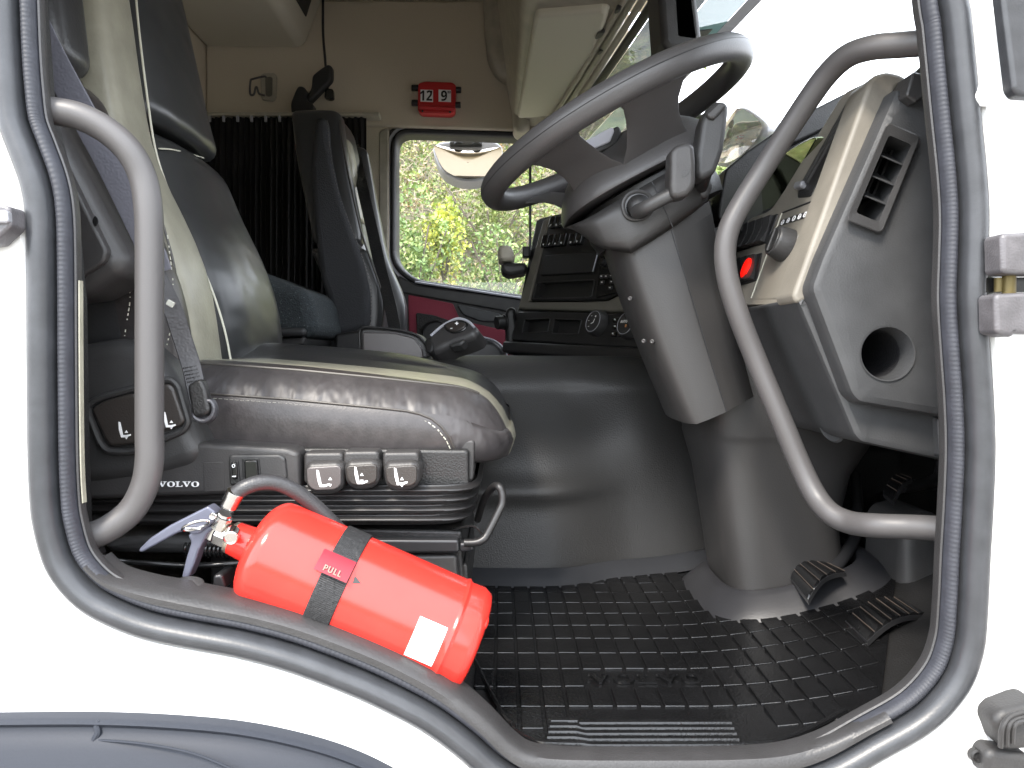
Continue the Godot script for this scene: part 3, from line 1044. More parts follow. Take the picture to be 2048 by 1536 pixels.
func windscreen() -> void:
	var base := smooth3(PackedVector3Array([V(0.515, 0.365, 0.75), V(0.575, 0.378, 1.1), V(0.585, 0.39, 1.7), V(0.55, 0.40, 2.3), V(0.48, 0.42, 2.72)]), 6)
	var top := smooth3(PackedVector3Array([V(0.425, 0.80, 0.75), V(0.40, 0.80, 1.1), V(0.352, 0.80, 1.62), V(0.28, 0.80, 2.22), V(0.205, 0.80, 2.72)]), 6)
	var ws := thing("windscreen", "large raked windscreen glass in front of the steering wheel", "windscreen", V(0.5, 0.36, 1.7))
	part("pane", Shape.new().loft(rows_between(base, top, 6, Vector3(0.02, 0, 0)), false), M.glass, ws, 80.0)
	part("lower_rubber", Shape.new().tube(shift(base, Vector3(0.006, 0.002, 0)), 0.007, 10), M.seal_black, ws)
	part("upper_rubber", Shape.new().tube(shift(top, Vector3(-0.004, 0.0, 0)), 0.012, 10), M.seal_black, ws)
	# header trim: three parallel bright and dark lines
	for f in [[-0.028, 0.006, 0.009, "beige_dull"], [-0.048, 0.012, 0.009, "leather_cream"], [-0.066, 0.016, 0.008, "beige_dull"]]:
		part("header_trim", Shape.new().tube(shift(top, Vector3(f[0], f[1], 0)), f[2], 10), M[f[3]], ws)
	# tinted outside visor
	var vi := thing("outside_visor", "tinted blue-green sun visor outside above the windscreen", "visor", V(0.45, 0.8, 1.7))
	var mid := shift(top, Vector3(0.115, 0.005, 0))
	var edge := shift(top, Vector3(0.20, -0.005, 0))
	part("dark_band", Shape.new().loft(rows_between(shift(top, Vector3(0.02, 0.012, 0)), mid, 3), false), M.visor_dark, vi, 80.0)
	part("tinted_sheet", Shape.new().loft(rows_between(shift(mid, Vector3(0.003, 0, 0)), edge, 3), false), M.visor_glass, vi, 80.0)
	part("rim", Shape.new().loft(rows_between(shift(edge, Vector3(0.001, 0, 0)), shift(edge, Vector3(0.03, -0.004, 0)), 2), false), M.silver_plastic, vi, 80.0)
	part("cross_bar", Shape.new().slab(PackedVector3Array([V(0.45, 0.797, 1.78), V(0.56, 0.79, 1.72), V(0.56, 0.79, 1.76), V(0.45, 0.797, 1.82)]), Vector3(0, -1, 0), 0.01, 0.002), M.rubber, vi)
	# mirror housing hanging in front of the screen
	var mh := thing("interior_camera_box", "black boxy mirror housing hanging before the windscreen top", "mirror", P(1360, 50, 1.35))
	var hp := Plane(Vector3(0, 0, 1), P(1360, 50, 1.3))
	var bh := part("housing", Shape.new().slab(outline_on(hp, fillet([1312, -90, 1384, -90, 1406, 80, 1398, 96, 1372, 107, 1334, 98, 1324, 84], 9)), hp.normal, 0.09, 0.012), M.plastic, mh)
	part("face", Shape.new().slab(outline_on(hp, fillet([1342, -90, 1380, -90, 1399, 72, 1394, 82, 1352, 76], 8)), hp.normal, 0.01, 0.004), M.plastic, bh)
	part("sensor", Shape.new().slab(shift(outline_on(hp, fillet([1364, 90, 1392, 89, 1384, 100, 1360, 104], 2)), hp.normal * 0.002), hp.normal, 0.004, 0.001), M.gloss_black, bh)
	part("stem", Shape.new().tube(PackedVector3Array([P(1345, -80, 1.38), V(0.37, 0.83, 1.5)]), 0.02, 12), M.plastic, mh)
	# overhead shelf and interior blind
	var oc := thing("overhead_shelf", "beige shelf above the windscreen with folded cream sun blind", "shelf", V(0.2, 0.95, 1.8))
	var s := Shape.new()
	var sec := PackedVector3Array()
	for q in fillet([54, 880, 235, 835, 300, 825, 320, 850, 360, 1370, -20, 1370, 20, 1060], 22, 4):
		sec.append(V(q.x * 0.001, q.y * 0.001, 0.76))
	s.slab(sec, Vector3(0, 0, 1), 1.985, 0.02)
	part("body", s, M.beige_dull, oc)
	var under := plane_of(V(0.056, 0.8795, 2.7), V(0.235, 0.835, 2.7), V(0.056, 0.8795, 1.5))
	part("sun_blind", Shape.new().slab(shift(outline_on(under, fillet([1072, 18, 1222, 6, 1214, 36, 1148, 206, 1138, 219, 1035, 229], 9)), under.normal * 0.02), under.normal, 0.03, 0.012), M.blind_cream, oc)
	for q in [[1204, 54, 12], [1164, 196, 9], [1205, 89, 8], [1240, 4, 9], [1164, 205, 6]]:
		part("blind_catch", Shape.new().slab(shift(outline_on(under, fillet([q[0] - q[2], q[1] + q[2] * 0.9, q[0] - q[2] * 0.4, q[1] - q[2] * 0.5, q[0] + q[2], q[1] - q[2] * 0.8, q[0] + q[2] * 0.3, q[1] + q[2] * 0.3], 3)), under.normal * 0.024), under.normal, 0.012, 0.003), M.plastic, oc)
	# the shelf's rounded end against the side wall
	s = Shape.new()
	s.slab(at_depth(fillet([955, -260, 968, 40, 974, 100, 990, 132, 1022, 152, 1028, 262, 1060, 262, 1080, -260], 14), 2.62), Vector3(0, 0, 1), 0.12, 0.03, 5)
	part("end_bracket", s, M.beige_dull, oc)
	part("shelf_recess", Shape.new().slab(at_depth(fillet([1012, -200, 1040, -200, 1036, 90, 1022, 140, 1014, 60], 5), 2.59), Vector3(0, 0, 1), 0.01, 0.003), M.plastic, oc)
	s = Shape.new().slab(at_depth(fillet([1026, 232, 1300, 200, 1300, 300, 1026, 264], 4), 2.70), Vector3(0, 0, 1), 0.06, 0.012)
	part("front_corner", s, M.beige_dull, oc)
	var li := thing("interior_lamp", "small clear interior lamp strip beneath the overhead shelf", "lamp", P(1072, 238, 2.68))
	part("housing", Shape.new().slab(at_depth(fillet([1035, 233, 1108, 226, 1110, 240, 1037, 246], 4), 2.665), Vector3(0, 0, 1), 0.02, 0.004), M.beige, li)
	for q in [[1040, 1070], [1074, 1104]]:
		part("lens", Shape.new().slab(at_depth(fillet([q[0], 235 - (q[0] - 1040) * 0.09, q[1], 232 - (q[0] - 1040) * 0.09, q[1], 239 - (q[0] - 1040) * 0.09, q[0], 242 - (q[0] - 1040) * 0.09], 2), 2.658), Vector3(0, 0, 1), 0.008, 0.003), M.chrome, li)
	# front mirror seen through the windscreen
	var fm := thing("front_mirror", "rounded front mirror outside the windscreen beyond the grab handle", "mirror", P(1480, 270, 1.75))
	var fp := plane_of(P(1430, 320, 1.9), P(1500, 310, 1.7), P(1480, 215, 1.8))
	part("housing", Shape.new().slab(outline_on(fp, smooth2([1416, 318, 1440, 260, 1468, 220, 1482, 213, 1500, 221, 1524, 240, 1530, 256, 1518, 282, 1488, 312, 1464, 328, 1440, 331, 1422, 327], 4)), fp.normal, 0.05, 0.012), M.grey_metal, fm)
	var ring := outline_on(fp, smooth2([1420, 316, 1443, 262, 1470, 223, 1482, 217, 1498, 224, 1520, 242, 1526, 256, 1514, 281, 1486, 309, 1462, 324, 1440, 327, 1425, 323], 4))
	var cen := on_plane(fp, 1476, 272)
	var rr := []
	for f in [1.0, 0.85, 0.6, 0.3, 0.02]:
		var row := PackedVector3Array()
		for v in ring:
			row.append(cen.lerp(v, f) + fp.normal * (0.003 + 0.012 * (1 - f * f)))
		rr.append(row)
	part("mirror_glass", Shape.new().loft(rr, true), M.mirror, fm, 70.0)
	part("arm", Shape.new().tube(smooth3(PackedVector3Array([P(1440, 240, 1.85), P(1410, 236, 1.9), P(1385, 246, 1.95), P(1360, 262, 2.0), V(0.53, 0.55, 2.15)]), 5), 0.012, 10), M.plastic_black, fm)

# ---------------------------------------------------------------- dashboard
func dashboard() -> void:
	var da := thing("dashboard", "grey dashboard end with beige fascia, air vent and round hole", "dashboard", V(0.5, 0.0, 1.0))
	var z := Vector3(0, 0, 1)
	# main body, carried right across the cab
	var sec := PackedVector3Array()
	for q in fillet([522, 372, 470, 352, 420, 330, 372, 295, 385, 250, 420, 120, 375, 20, 380, -90, 430, -130, 735, -130, 735, 300], 14, 4):
		sec.append(V(q.x * 0.001, q.y * 0.001, 1.17))
	part("body", Shape.new().slab(sec, z, 1.57), M.plastic, da)
	# side panel with an air vent and a round opening
	var vent_in := at_depth(fillet([1778, 270, 1823, 289, 1757, 444, 1712, 425], 6), 0.80)
	var hole := PackedVector3Array()
	for k in 40:
		hole.append(P(1774 + 53 * cos(TAU * k / 40), 707 + 53 * sin(TAU * k / 40), 0.80))
	var raised := fillet([1796, 170, 1816, 186, 1838, 160, 1990, 165, 1990, 850, 1881, 834, 1719, 807, 1703, 790, 1622, 576, 1645, 513, 1768, 232], 14, 4)
	part("side_panel", Shape.new().slab_holed(at_depth(raised, 0.80), z, 0.03, [vent_in, hole], 0.010), M.plastic_grey, da)
	var hw := []
	var hb := []
	for f in [[1.05, 0.0018], [1.0, 0.0015], [0.95, -0.004], [0.93, -0.022], [0.925, -0.024]]:
		var row := PackedVector3Array()
		for v in hole:
			row.append(P(1774, 707, 0.80).lerp(v, f[0]) + Vector3(0, 0, f[1]))
		hw.append(row)
	part("hole_liner", Shape.new().loft(hw, true), M.plastic_grey, da, 50.0)
	var tb := []
	for f in [[0.925, -0.0235], [0.91, -0.17], [0.03, -0.17]]:
		var row := PackedVector3Array()
		for v in hole:
			row.append(P(1774, 707, 0.80).lerp(v, f[0]) + Vector3(0, 0, f[1]))
		tb.append(row)
	part("hole_tube", Shape.new().loft(tb, true), M.seal_black, da, 50.0)
	var outer := fillet([1775, 243, 1842, 272, 1764, 468, 1692, 440], 12, 4)
	var inner := fillet([1778, 270, 1823, 289, 1757, 444, 1712, 425], 6, 4)
	var vr := []
	for l in [[outer, 0.795], [outer, 0.791], [null, 0.79], [inner, 0.791], [inner, 0.80], [inner, 0.85]]:
		var o: PackedVector2Array = outer if l[0] == null else l[0]
		if l[0] == null:
			o = PackedVector2Array()
			for i in outer.size():
				o.append(outer[i].lerp(inner[i], 0.12))
		vr.append(at_depth(o, l[1]))
	var av := part("air_vent", Shape.new().loft(vr, true), M.plastic, da, 30.0)
	part("vent_shadow_box", Shape.new().slab(at_depth(inner, 0.85), z, 0.01), M.plastic_black, av)
	for q in [[1762, 311, 1805, 330], [1745, 352, 1788, 371], [1729, 391, 1772, 409]]:
		var s := Shape.new()
		s.quad(P(q[0], q[1], 0.797), P(q[2], q[3], 0.797), P(q[2] - 6, q[3] - 15, 0.845), P(q[0] - 6, q[1] - 15, 0.845))
		s.tube(PackedVector3Array([P(q[0], q[1], 0.797), P(q[2], q[3], 0.797)]), 0.0009, 6)
		part("vent_slat", s, M.plastic_grey, av)
	for q in [[1740, 400, 1800, 262], [1728, 395, 1786, 256]]:
		part("vent_blade", Shape.new().slab(at_depth(pts2([q[0], q[1], q[0] + 4, q[1] + 2, q[2] + 4, q[3] + 2, q[2], q[3]]), 0.828), z, 0.02), M.plastic_black, av)
	# lower carcass with the knee panel as its rear side
	var low := fillet([1590, 596, 1990, 590, 1990, 940, 1888, 922, 1722, 886, 1709, 872, 1601, 616], 10, 4)
	part("knee_panel", Shape.new().slab_holed(at_depth(low, 0.826), z, 0.42, [shift(vent_in, Vector3(0, 0, -0.026)), shift(hole, Vector3(0, 0, -0.026))], 0.008), M.plastic_grey, da)
	part("pressed_dimple", Shape.new().lathe(frame(P(1662, 856, 0.90), Vector3(-1, -0.35, 0.35)), [0.02, 0.0, 0.017, 0.002, 0.013, 0.0005, 0.0, 0.0002], 20), M.plastic_grey, da)
	part("corner_bracket", Shape.new().slab(at_depth(fillet([1812, 190, 1826, 142, 1858, 148, 1862, 186, 1832, 206], 4), 0.785), z, 0.03, 0.003), M.plastic, da)
	part("end_cap", Shape.new().slab(at_depth(fillet([1876, 836, 1900, 836, 1900, 918, 1880, 912], 3), 0.815), z, 0.03, 0.003), M.plastic_grey, da)
	# beige fascia
	var fp := plane_of(P(1598, 597, 0.84), P(1755, 152, 0.86), P(1480, 592, 1.04))
	var fn := fp.normal
	var fas := fillet([1757, 150, 1692, 181, 1678, 198, 1564, 386, 1540, 420, 1496, 436, 1470, 510, 1460, 560, 1478, 604, 1600, 598], 12, 4)
	part("beige_fascia", Shape.new().slab(outline_on(fp, fas), fn, 0.03, 0.004), M.beige, da)
	part("beige_corner", Shape.new().slab(at_depth(fillet([1740, 160, 1752, 148, 1776, 142, 1800, 147, 1824, 160, 1814, 187, 1795, 171, 1769, 233, 1646, 513, 1623, 572, 1617, 600, 1592, 608, 1585, 590], 7, 4), 0.826), z, 0.05, 0.005, 4), M.beige, da)
	part("beige_underside", Shape.new().slab(PackedVector3Array([on_plane(fp, 1474, 600), on_plane(fp, 1600, 598), on_plane(fp, 1600, 598) + Vector3(0.012, -0.012, 0), on_plane(fp, 1474, 600) + Vector3(0.012, -0.012, 0)]), fn, 0.02), M.beige, da)
	var hood := fillet([1436, 440, 1440, 400, 1452, 338, 1497, 300, 1588, 238, 1694, 184, 1716, 196, 1650, 258, 1596, 284, 1530, 312, 1500, 345, 1490, 380, 1496, 440], 8, 4)
	part("cluster_hood", Shape.new().slab(at_depth(hood, 1.15), z, 0.25, 0.004), M.plastic_black, da)
	var cp := Plane(Vector3(-0.997, -0.077, -0.023).normalized(), P(1545, 370, 1.12))
	part("cluster_glass", Shape.new().slab(outline_on(cp, smooth2([1500, 428, 1490, 380, 1505, 340, 1560, 310, 1612, 280, 1632, 276, 1620, 300, 1570, 385, 1530, 425], 5)), cp.normal, 0.01, 0.002), M.cluster, da)
	var slot := fillet([1729, 179, 1697, 200, 1600, 371, 1595, 396, 1622, 394, 1717, 205], 5)
	part("slot_vent", Shape.new().slab(shift(outline_on(fp, slot), fn * 0.001), fn, 0.004, 0.001), M.plastic_black, da)
	for q in [[1711, 196, 1612, 368, 5], [1705, 202, 1607, 368, 3]]:
		part("slot_blade", Shape.new().slab(shift(outline_on(fp, pts2([q[0], q[1], q[0] + q[4], q[1] + 1, q[2] + q[4], q[3] + 1, q[2], q[3]])), fn * 0.004), fn, 0.004, 0.001), M.plastic, da)
	part("slot_tab", Shape.new().slab(shift(outline_on(fp, fillet([1600, 368, 1616, 364, 1612, 378, 1597, 382], 3)), fn * 0.009), fn, 0.01, 0.003), M.grey_metal, da)
	part("fascia_groove", Shape.new().tube(PackedVector3Array([on_plane(fp, 1567, 425) + fn * 0.0005, on_plane(fp, 1648, 394) + fn * 0.0005]), 0.0012, 6), M.seal_black, da)
	part("fascia_seam", Shape.new().tube(PackedVector3Array([on_plane(fp, 1564, 427), on_plane(fp, 1503, 596)]), 0.0012, 6), M.piping, da)
	part("fascia_seam", Shape.new().tube(PackedVector3Array([on_plane(fp, 1642, 408), on_plane(fp, 1577, 592)]), 0.0009, 6), M.piping, da)
	# two rows of rocker switches
	var up := [1492, 452, 1476, 498, 1504, 448, 1488, 498, 1519, 443, 1503, 493, 1534, 438, 1517, 489, 1549, 433, 1532, 485]
	var dn := [1463, 527, 1459, 574, 1476, 522, 1472, 570, 1489, 518, 1485, 566, 1503, 514, 1499, 562, 1517, 511, 1511, 560]
	for g in [up, dn]:
		var bz := [g[0] - 2, g[1] - 1, g[16] + 8, g[17] - 5, g[18] + 4, g[19] + 1, g[2] - 3, g[3] + 6]
		part("switch_bezel", Shape.new().slab(shift(outline_on(fp, fillet(bz, 2)), fn * 0.002), fn, 0.004, 0.001), M.plastic_black, da)
		for i in 4:
			var k: int = i * 4
			var q := [g[k] + 1, g[k + 1], g[k + 4] - 1, g[k + 5], g[k + 6] - 1, g[k + 7], g[k + 2] + 1, g[k + 3]]
			var o := outline_on(fp, pts2(q))
			var rk := Shape.new()   # a hollow-faced rocker
			var ra := []
			for j in 7:
				var t := j / 6.0
				var hh: float = 0.004 + 0.006 * pow(absf(t - 0.42) * 1.6, 2.0)
				var a := o[0].lerp(o[3], t)
				var b := o[1].lerp(o[2], t)
				ra.append(PackedVector3Array([a - fn * 0.001, a + fn * hh, b + fn * hh, b - fn * 0.001]))
			rk.loft(ra, true, true)
			part("rocker_switch", rk, M.plastic, da, 20.0)
	var lens := on_plane(fp, 1500, 539)
	var rl := part("red_warning_button", Shape.new().lathe(Transform3D(frame(lens + fn * 0.004, fn, Vector3.UP).basis.scaled_local(Vector3(1.35, 1, 0.8)), lens + fn * 0.004), [0.0115, 0.0, 0.0115, 0.004, 0.009, 0.006, 0.0, 0.007], 20), M.red_lamp, da)
	rl.set_meta("label", "red lit button")
	# light switch, dimmer wheel and pictograms
	var kb := on_plane(fp, 1575, 492)
	var lk := part("light_knob", Shape.new().lathe(frame(kb, fn, Vector3.UP), [0.0, 0.0, 0.0225, 0.0, 0.0225, 0.003, 0.0205, 0.018, 0.0195, 0.0205, 0.018, 0.0215, 0.0, 0.0215], 36), M.plastic, da)
	part("knob_face", Shape.new().lathe(frame(kb + fn * 0.0216, fn, Vector3.UP), [0.0165, 0.0, 0.016, 0.0012, 0.0, 0.0014], 30), M.plastic_black, lk)
	part("knob_grip", Shape.new().box(Transform3D(frame(kb + fn * 0.023, fn, Vector3.UP).basis, kb + fn * 0.0235), Vector3(0.032, 0.003, 0.003), 0.001), M.plastic, lk)
	var rt := (on_plane(fp, 1619, 428) - on_plane(fp, 1563, 446)).normalized()
	var ps := part("pictogram_strip", Shape.new().slab(shift(outline_on(fp, pts2([1563, 441, 1619, 422, 1615, 434, 1560, 452])), fn * 0.001), fn, 0.002), M.black_print, da)
	for i in 5:
		var c := on_plane(fp, 1567 + i * 11.3, 445.5 - i * 3.9) + fn * 0.0014
		var ic := Shape.new()
		var rg := PackedVector3Array()
		for k in 12:
			rg.append(c + (rt * cos(TAU * k / 12) + fn.cross(rt) * sin(TAU * k / 12)) * 0.0036)
		ic.tube(rg, 0.0006, 5, true)
		for k in (i + 1) % 3 + 1:
			ic.tube(PackedVector3Array([c - rt * 0.003 + fn.cross(rt) * (k * 0.002 - 0.002), c + rt * 0.003 + fn.cross(rt) * (k * 0.002 - 0.002)]), 0.0005, 5)
		part("pictogram", ic, M.white_print, ps)
	part("dimmer_slot", Shape.new().slab(shift(outline_on(fp, fillet([1609, 463, 1614, 462, 1610, 478, 1603, 499, 1594, 501, 1596, 484], 3)), fn * 0.001), fn, 0.003), M.black_print, da)
	part("dimmer_wheel", Shape.new().slab(shift(outline_on(fp, fillet([1606, 468, 1614, 466, 1612, 482, 1605, 496, 1600, 494, 1601, 480], 4)), fn * 0.006), fn, 0.008, 0.003), M.silver_plastic, da)
	part("pictogram", Shape.new().slab(shift(outline_on(fp, pts2([1582, 518, 1589, 515, 1584, 530, 1578, 532])), fn * 0.001), fn, 0.002), M.black_print, da)

func centre_console() -> void:
	var cc := thing("centre_console", "black centre console with grey surround, storage slots and heater knobs", "console", V(0.15, 0.0, 1.8))
	var pl := plane_of(P(1042, 622, 1.95), P(1097, 432, 1.98), P(1300, 615, 1.5))
	var n := pl.normal
	var deep := -n * 0.001
	# carcass
	part("carcass", Shape.new().slab(shift(outline_on(pl, fillet([1062, 432, 1094, 424, 1330, 400, 1330, 730, 1010, 708, 1012, 640, 1026, 610], 8)), -n * 0.016), n, 0.25, 0.012), M.plastic_black, cc)
	# grey frame strip
	part("surround", Shape.new().slab(outline_on(pl, fillet([1086, 440, 1100, 432, 1057, 603, 1160, 603, 1215, 601, 1240, 588, 1330, 560, 1330, 625, 1036, 617], 4)), n, 0.015, 0.005), M.console_grey, cc)
	# black panel with the radio bay cut open
	var tray := outline_on(pl, fillet([1082, 563, 1187, 559, 1181, 592, 1073, 594], 3))
	var panel := outline_on(pl, fillet([1101, 430, 1330, 395, 1330, 558, 1240, 586, 1214, 599, 1160, 601, 1060, 601], 4))
	var b := Shape.new().slab_holed(shift(panel, deep), n, 0.05, [shift(tray, deep)], 0.003)
	part("panel", b, M.plastic_black, cc)
	var back := Shape.new().slab(shift(tray, -n * 0.07), n, 0.005)
	part("tray_back", back, M.gloss_black, cc)
	part("tray_rim", Shape.new().tube(shift(outline_on(pl, fillet([1074, 566, 1190, 560, 1184, 595, 1066, 598], 4)), n * 0.001), 0.0016, 6, true), M.plastic, cc)
	part("tray_lid", Shape.new().slab(shift(outline_on(pl, fillet([1092, 512, 1198, 504, 1189, 547, 1082, 552], 3)), n * 0.006), n, 0.008, 0.003), M.plastic_black, cc)
	part("lid_edge", Shape.new().tube(PackedVector3Array([on_plane(pl, 1198, 512) + n * 0.006, on_plane(pl, 1189, 545) + n * 0.006]), 0.0014, 6), M.silver_plastic, cc)
	# rocker switches, two rows
	var rws := [[1106, 436, 11, 4, 22], [1091, 472, 12, 4, 25], [1146, 468, 13, 2, 24]]
	var ix := 0
	for r in rws:
		for i in r[3]:
			var x: float = r[0] + i * r[2]
			var y: float = r[1] - i * 1.2
			var o := outline_on(pl, pts2([x, y, x + r[2] - 1, y - 1.2, x + r[2] - 7, y + r[4] - 1, x - 6, y + r[4]]))
			var rs := part("rocker_switch", Shape.new().slab(shift(o, n * 0.010), n, 0.012, 0.003), M.gloss_black, cc)
			var lb := Shape.new()
			var c := on_plane(pl, x + 1, y + r[4] - 5) + n * 0.0103
			var rt := (o[1] - o[0]).normalized()
			var uu := n.cross(rt)
			for k in 3:
				var kk := (k * 2 + ix) % 5 - 2
				lb.box(Transform3D(Basis(rt, uu, n), c + rt * (k - 1) * 0.0022 + uu * kk * 0.0007), Vector3(0.0016, 0.0045 - 0.0012 * ((k + ix) % 3), 0.0006))
			if ix % 4 == 2:
				lb.box(Transform3D(Basis(rt, uu, n), c), Vector3(0.007, 0.001, 0.0006))
			part("pictogram", lb, M.white_print, rs)
			ix += 1
	# radio keys at the right
	part("radio_face", Shape.new().slab(shift(outline_on(pl, fillet([1204, 512, 1260, 505, 1260, 580, 1192, 596], 3)), n * 0.003), n, 0.005, 0.002), M.gloss_black, cc)
	part("radio_knob", Shape.new().lathe(frame(on_plane(pl, 1210, 527) + n * 0.003, n, Vector3.UP), [0.009, 0.0, 0.009, 0.008, 0.006, 0.01, 0.0, 0.0095], 20), M.plastic_black, cc)
	for q in [[1206, 554], [1215, 554], [1225, 553], [1207, 566], [1226, 565], [1223, 577]]:
		part("radio_key", Shape.new().slab(shift(outline_on(pl, pts2([q[0] - 3, q[1] - 3, q[0] + 5, q[1] - 4, q[0] + 4, q[1] + 4, q[0] - 4, q[1] + 4])), n * 0.006), n, 0.004, 0.001), M.plastic_black, cc)
		part("key_mark", Shape.new().slab(shift(outline_on(pl, pts2([q[0] - 1, q[1] - 1, q[0] + 2, q[1] - 1, q[0] + 2, q[1] + 1, q[0] - 1, q[1] + 1])), n * 0.0064), n, 0.0006), M.white_print, cc)
	# lower panel: two cubby holes and heater controls
	var ca := outline_on(pl, fillet([1050, 639, 1101, 637, 1096, 664, 1044, 666], 3))
	var cb := outline_on(pl, fillet([1110, 638, 1164, 640, 1157, 669, 1104, 667], 3))
	var lp := outline_on(pl, fillet([1034, 622, 1330, 628, 1330, 700, 1022, 680], 4))
	part("lower_panel", Shape.new().slab_holed(shift(lp, deep), n, 0.05, [shift(ca, deep), shift(cb, deep)], 0.004), M.plastic_black, cc)
	for o in [ca, cb]:
		part("cubby_back", Shape.new().slab(shift(o, -n * 0.052), n, 0.005), M.gloss_black, cc)
		part("cubby_rim", Shape.new().tube(shift(o, n * 0.001), 0.0012, 6, true), M.plastic, cc)
	part("ledge", Shape.new().slab(shift(outline_on(pl, fillet([1012, 684, 1330, 700, 1330, 730, 1010, 706], 3)), n * 0.012), n, 0.03, 0.006), M.plastic_black, cc)
	for q in [[1199, 648, 0.026], [1264, 652, 0.026]]:
		var c := on_plane(pl, q[0], q[1])
		var hk := part("heater_knob", Shape.new().lathe(frame(c, n, Vector3.UP), [0.0, 0.0, 0.031, 0.0, 0.031, 0.006, 0.028, 0.016, 0.026, 0.02, 0.0235, 0.0195, 0.0, 0.019], 32), M.plastic, cc)
		var ring := PackedVector3Array()
		var rt := n.cross(Vector3.UP).normalized() * -1.0
		var uu := n.cross(rt)
		for k in 36:
			ring.append(c + n * 0.0202 + (rt * cos(TAU * k / 36) + uu * sin(TAU * k / 36)) * 0.0245)
		part("knob_ring", Shape.new().tube(ring, 0.0007, 6, true), M.silver_plastic, hk)
		if q[0] == 1264:
			text("lettering", "AUTO", c + n * 0.0195 + uu * 0.004 - rt * 0.006, rt, n, 0.006, 0.0006, M.white_print, hk)
			part("amber_mark", Shape.new().box(Transform3D(Basis(rt, uu, n), c + n * 0.0195 - uu * 0.006 + rt * 0.003), Vector3(0.005, 0.006, 0.001), 0.0004), M.amber_print, hk)
		else:
			var man := Shape.new()
			man.tube(PackedVector3Array([c + n * 0.0195 + rt * 0.004 + uu * 0.006, c + n * 0.0195 + rt * 0.001 - uu * 0.003, c + n * 0.0195 - rt * 0.006 - uu * 0.005]), 0.0008, 5)
			man.box(Transform3D(Basis(rt, uu, n), c + n * 0.0195 + rt * 0.005 + uu * 0.012), Vector3(0.004, 0.004, 0.001), 0.001)
			for a in [2.2, 3.0, 3.9]:
				man.box(Transform3D(Basis(rt, uu, n), c + n * 0.0195 + (rt * cos(a) + uu * sin(a)) * 0.017), Vector3(0.004, 0.0012, 0.001))
			part("pictogram", man, M.white_print, hk)
	for q in [[1232, 640], [1232, 653], [1244, 655], [1228, 668], [1242, 668]]:
		part("heater_key", Shape.new().slab(shift(outline_on(pl, pts2([q[0] - 5, q[1] - 4, q[0] + 5, q[1] - 4, q[0] + 5, q[1] + 5, q[0] - 5, q[1] + 5])), n * 0.003), n, 0.004, 0.001), M.gloss_black, cc)
		part("key_mark", Shape.new().slab(shift(outline_on(pl, pts2([q[0] - 2, q[1] - 1, q[0] + 1, q[1] - 1.5, q[0] + 1.5, q[1] + 1.5, q[0] - 2, q[1] + 1])), n * 0.0034), n, 0.0006), M.white_print, cc)
	# ribbed knob at the console's left edge
	part("side_knob", Shape.new().lathe(frame(P(1002, 645, 1.98), Vector3(0.9, 0.1, -0.4), Vector3.UP), [0.0, -0.014, 0.017, -0.014, 0.019, -0.010, 0.019, 0.006, 0.022, 0.008, 0.022, 0.012, 0.016, 0.014, 0.0, 0.014], 24), M.plastic_black, cc)
	part("side_plinth", Shape.new().slab(at_depth(fillet([1013, 617, 1030, 612, 1040, 690, 1012, 690, 1010, 640], 5), 1.985), Vector3(0, 0, 1), 0.1, 0.01), M.plastic_black, cc)
	# cup holder
	var ch := thing("cup_holder", "grey cup holder sticking out beside the centre console", "cup holder", P(1025, 520, 2.05))
	part("upper", Shape.new().slab(at_depth(fillet([996, 494, 1004, 489, 1020, 490, 1026, 498, 1030, 514, 1056, 516, 1056, 524, 997, 523], 5), 2.0), Vector3(0, 0, 1), 0.1, 0.012), M.beige_dull, ch)
	part("lower", Shape.new().slab(at_depth(fillet([1000, 525, 1056, 525, 1054, 546, 1018, 552, 1004, 546], 6), 2.005), Vector3(0, 0, 1), 0.09, 0.012), M.plastic, ch)
	part("joint", Shape.new().box(Transform3D(Basis(), P(1052, 505, 2.04)), Vector3(0.02, 0.03, 0.04), 0.004), M.plastic_black, ch)

# ---------------------------------------------------------------- floor, tunnel
func floor_at(x: float) -> float:
	return EYE - 0.388 + 0.6 * pow(max(0.0, x - 0.22), 2.0)

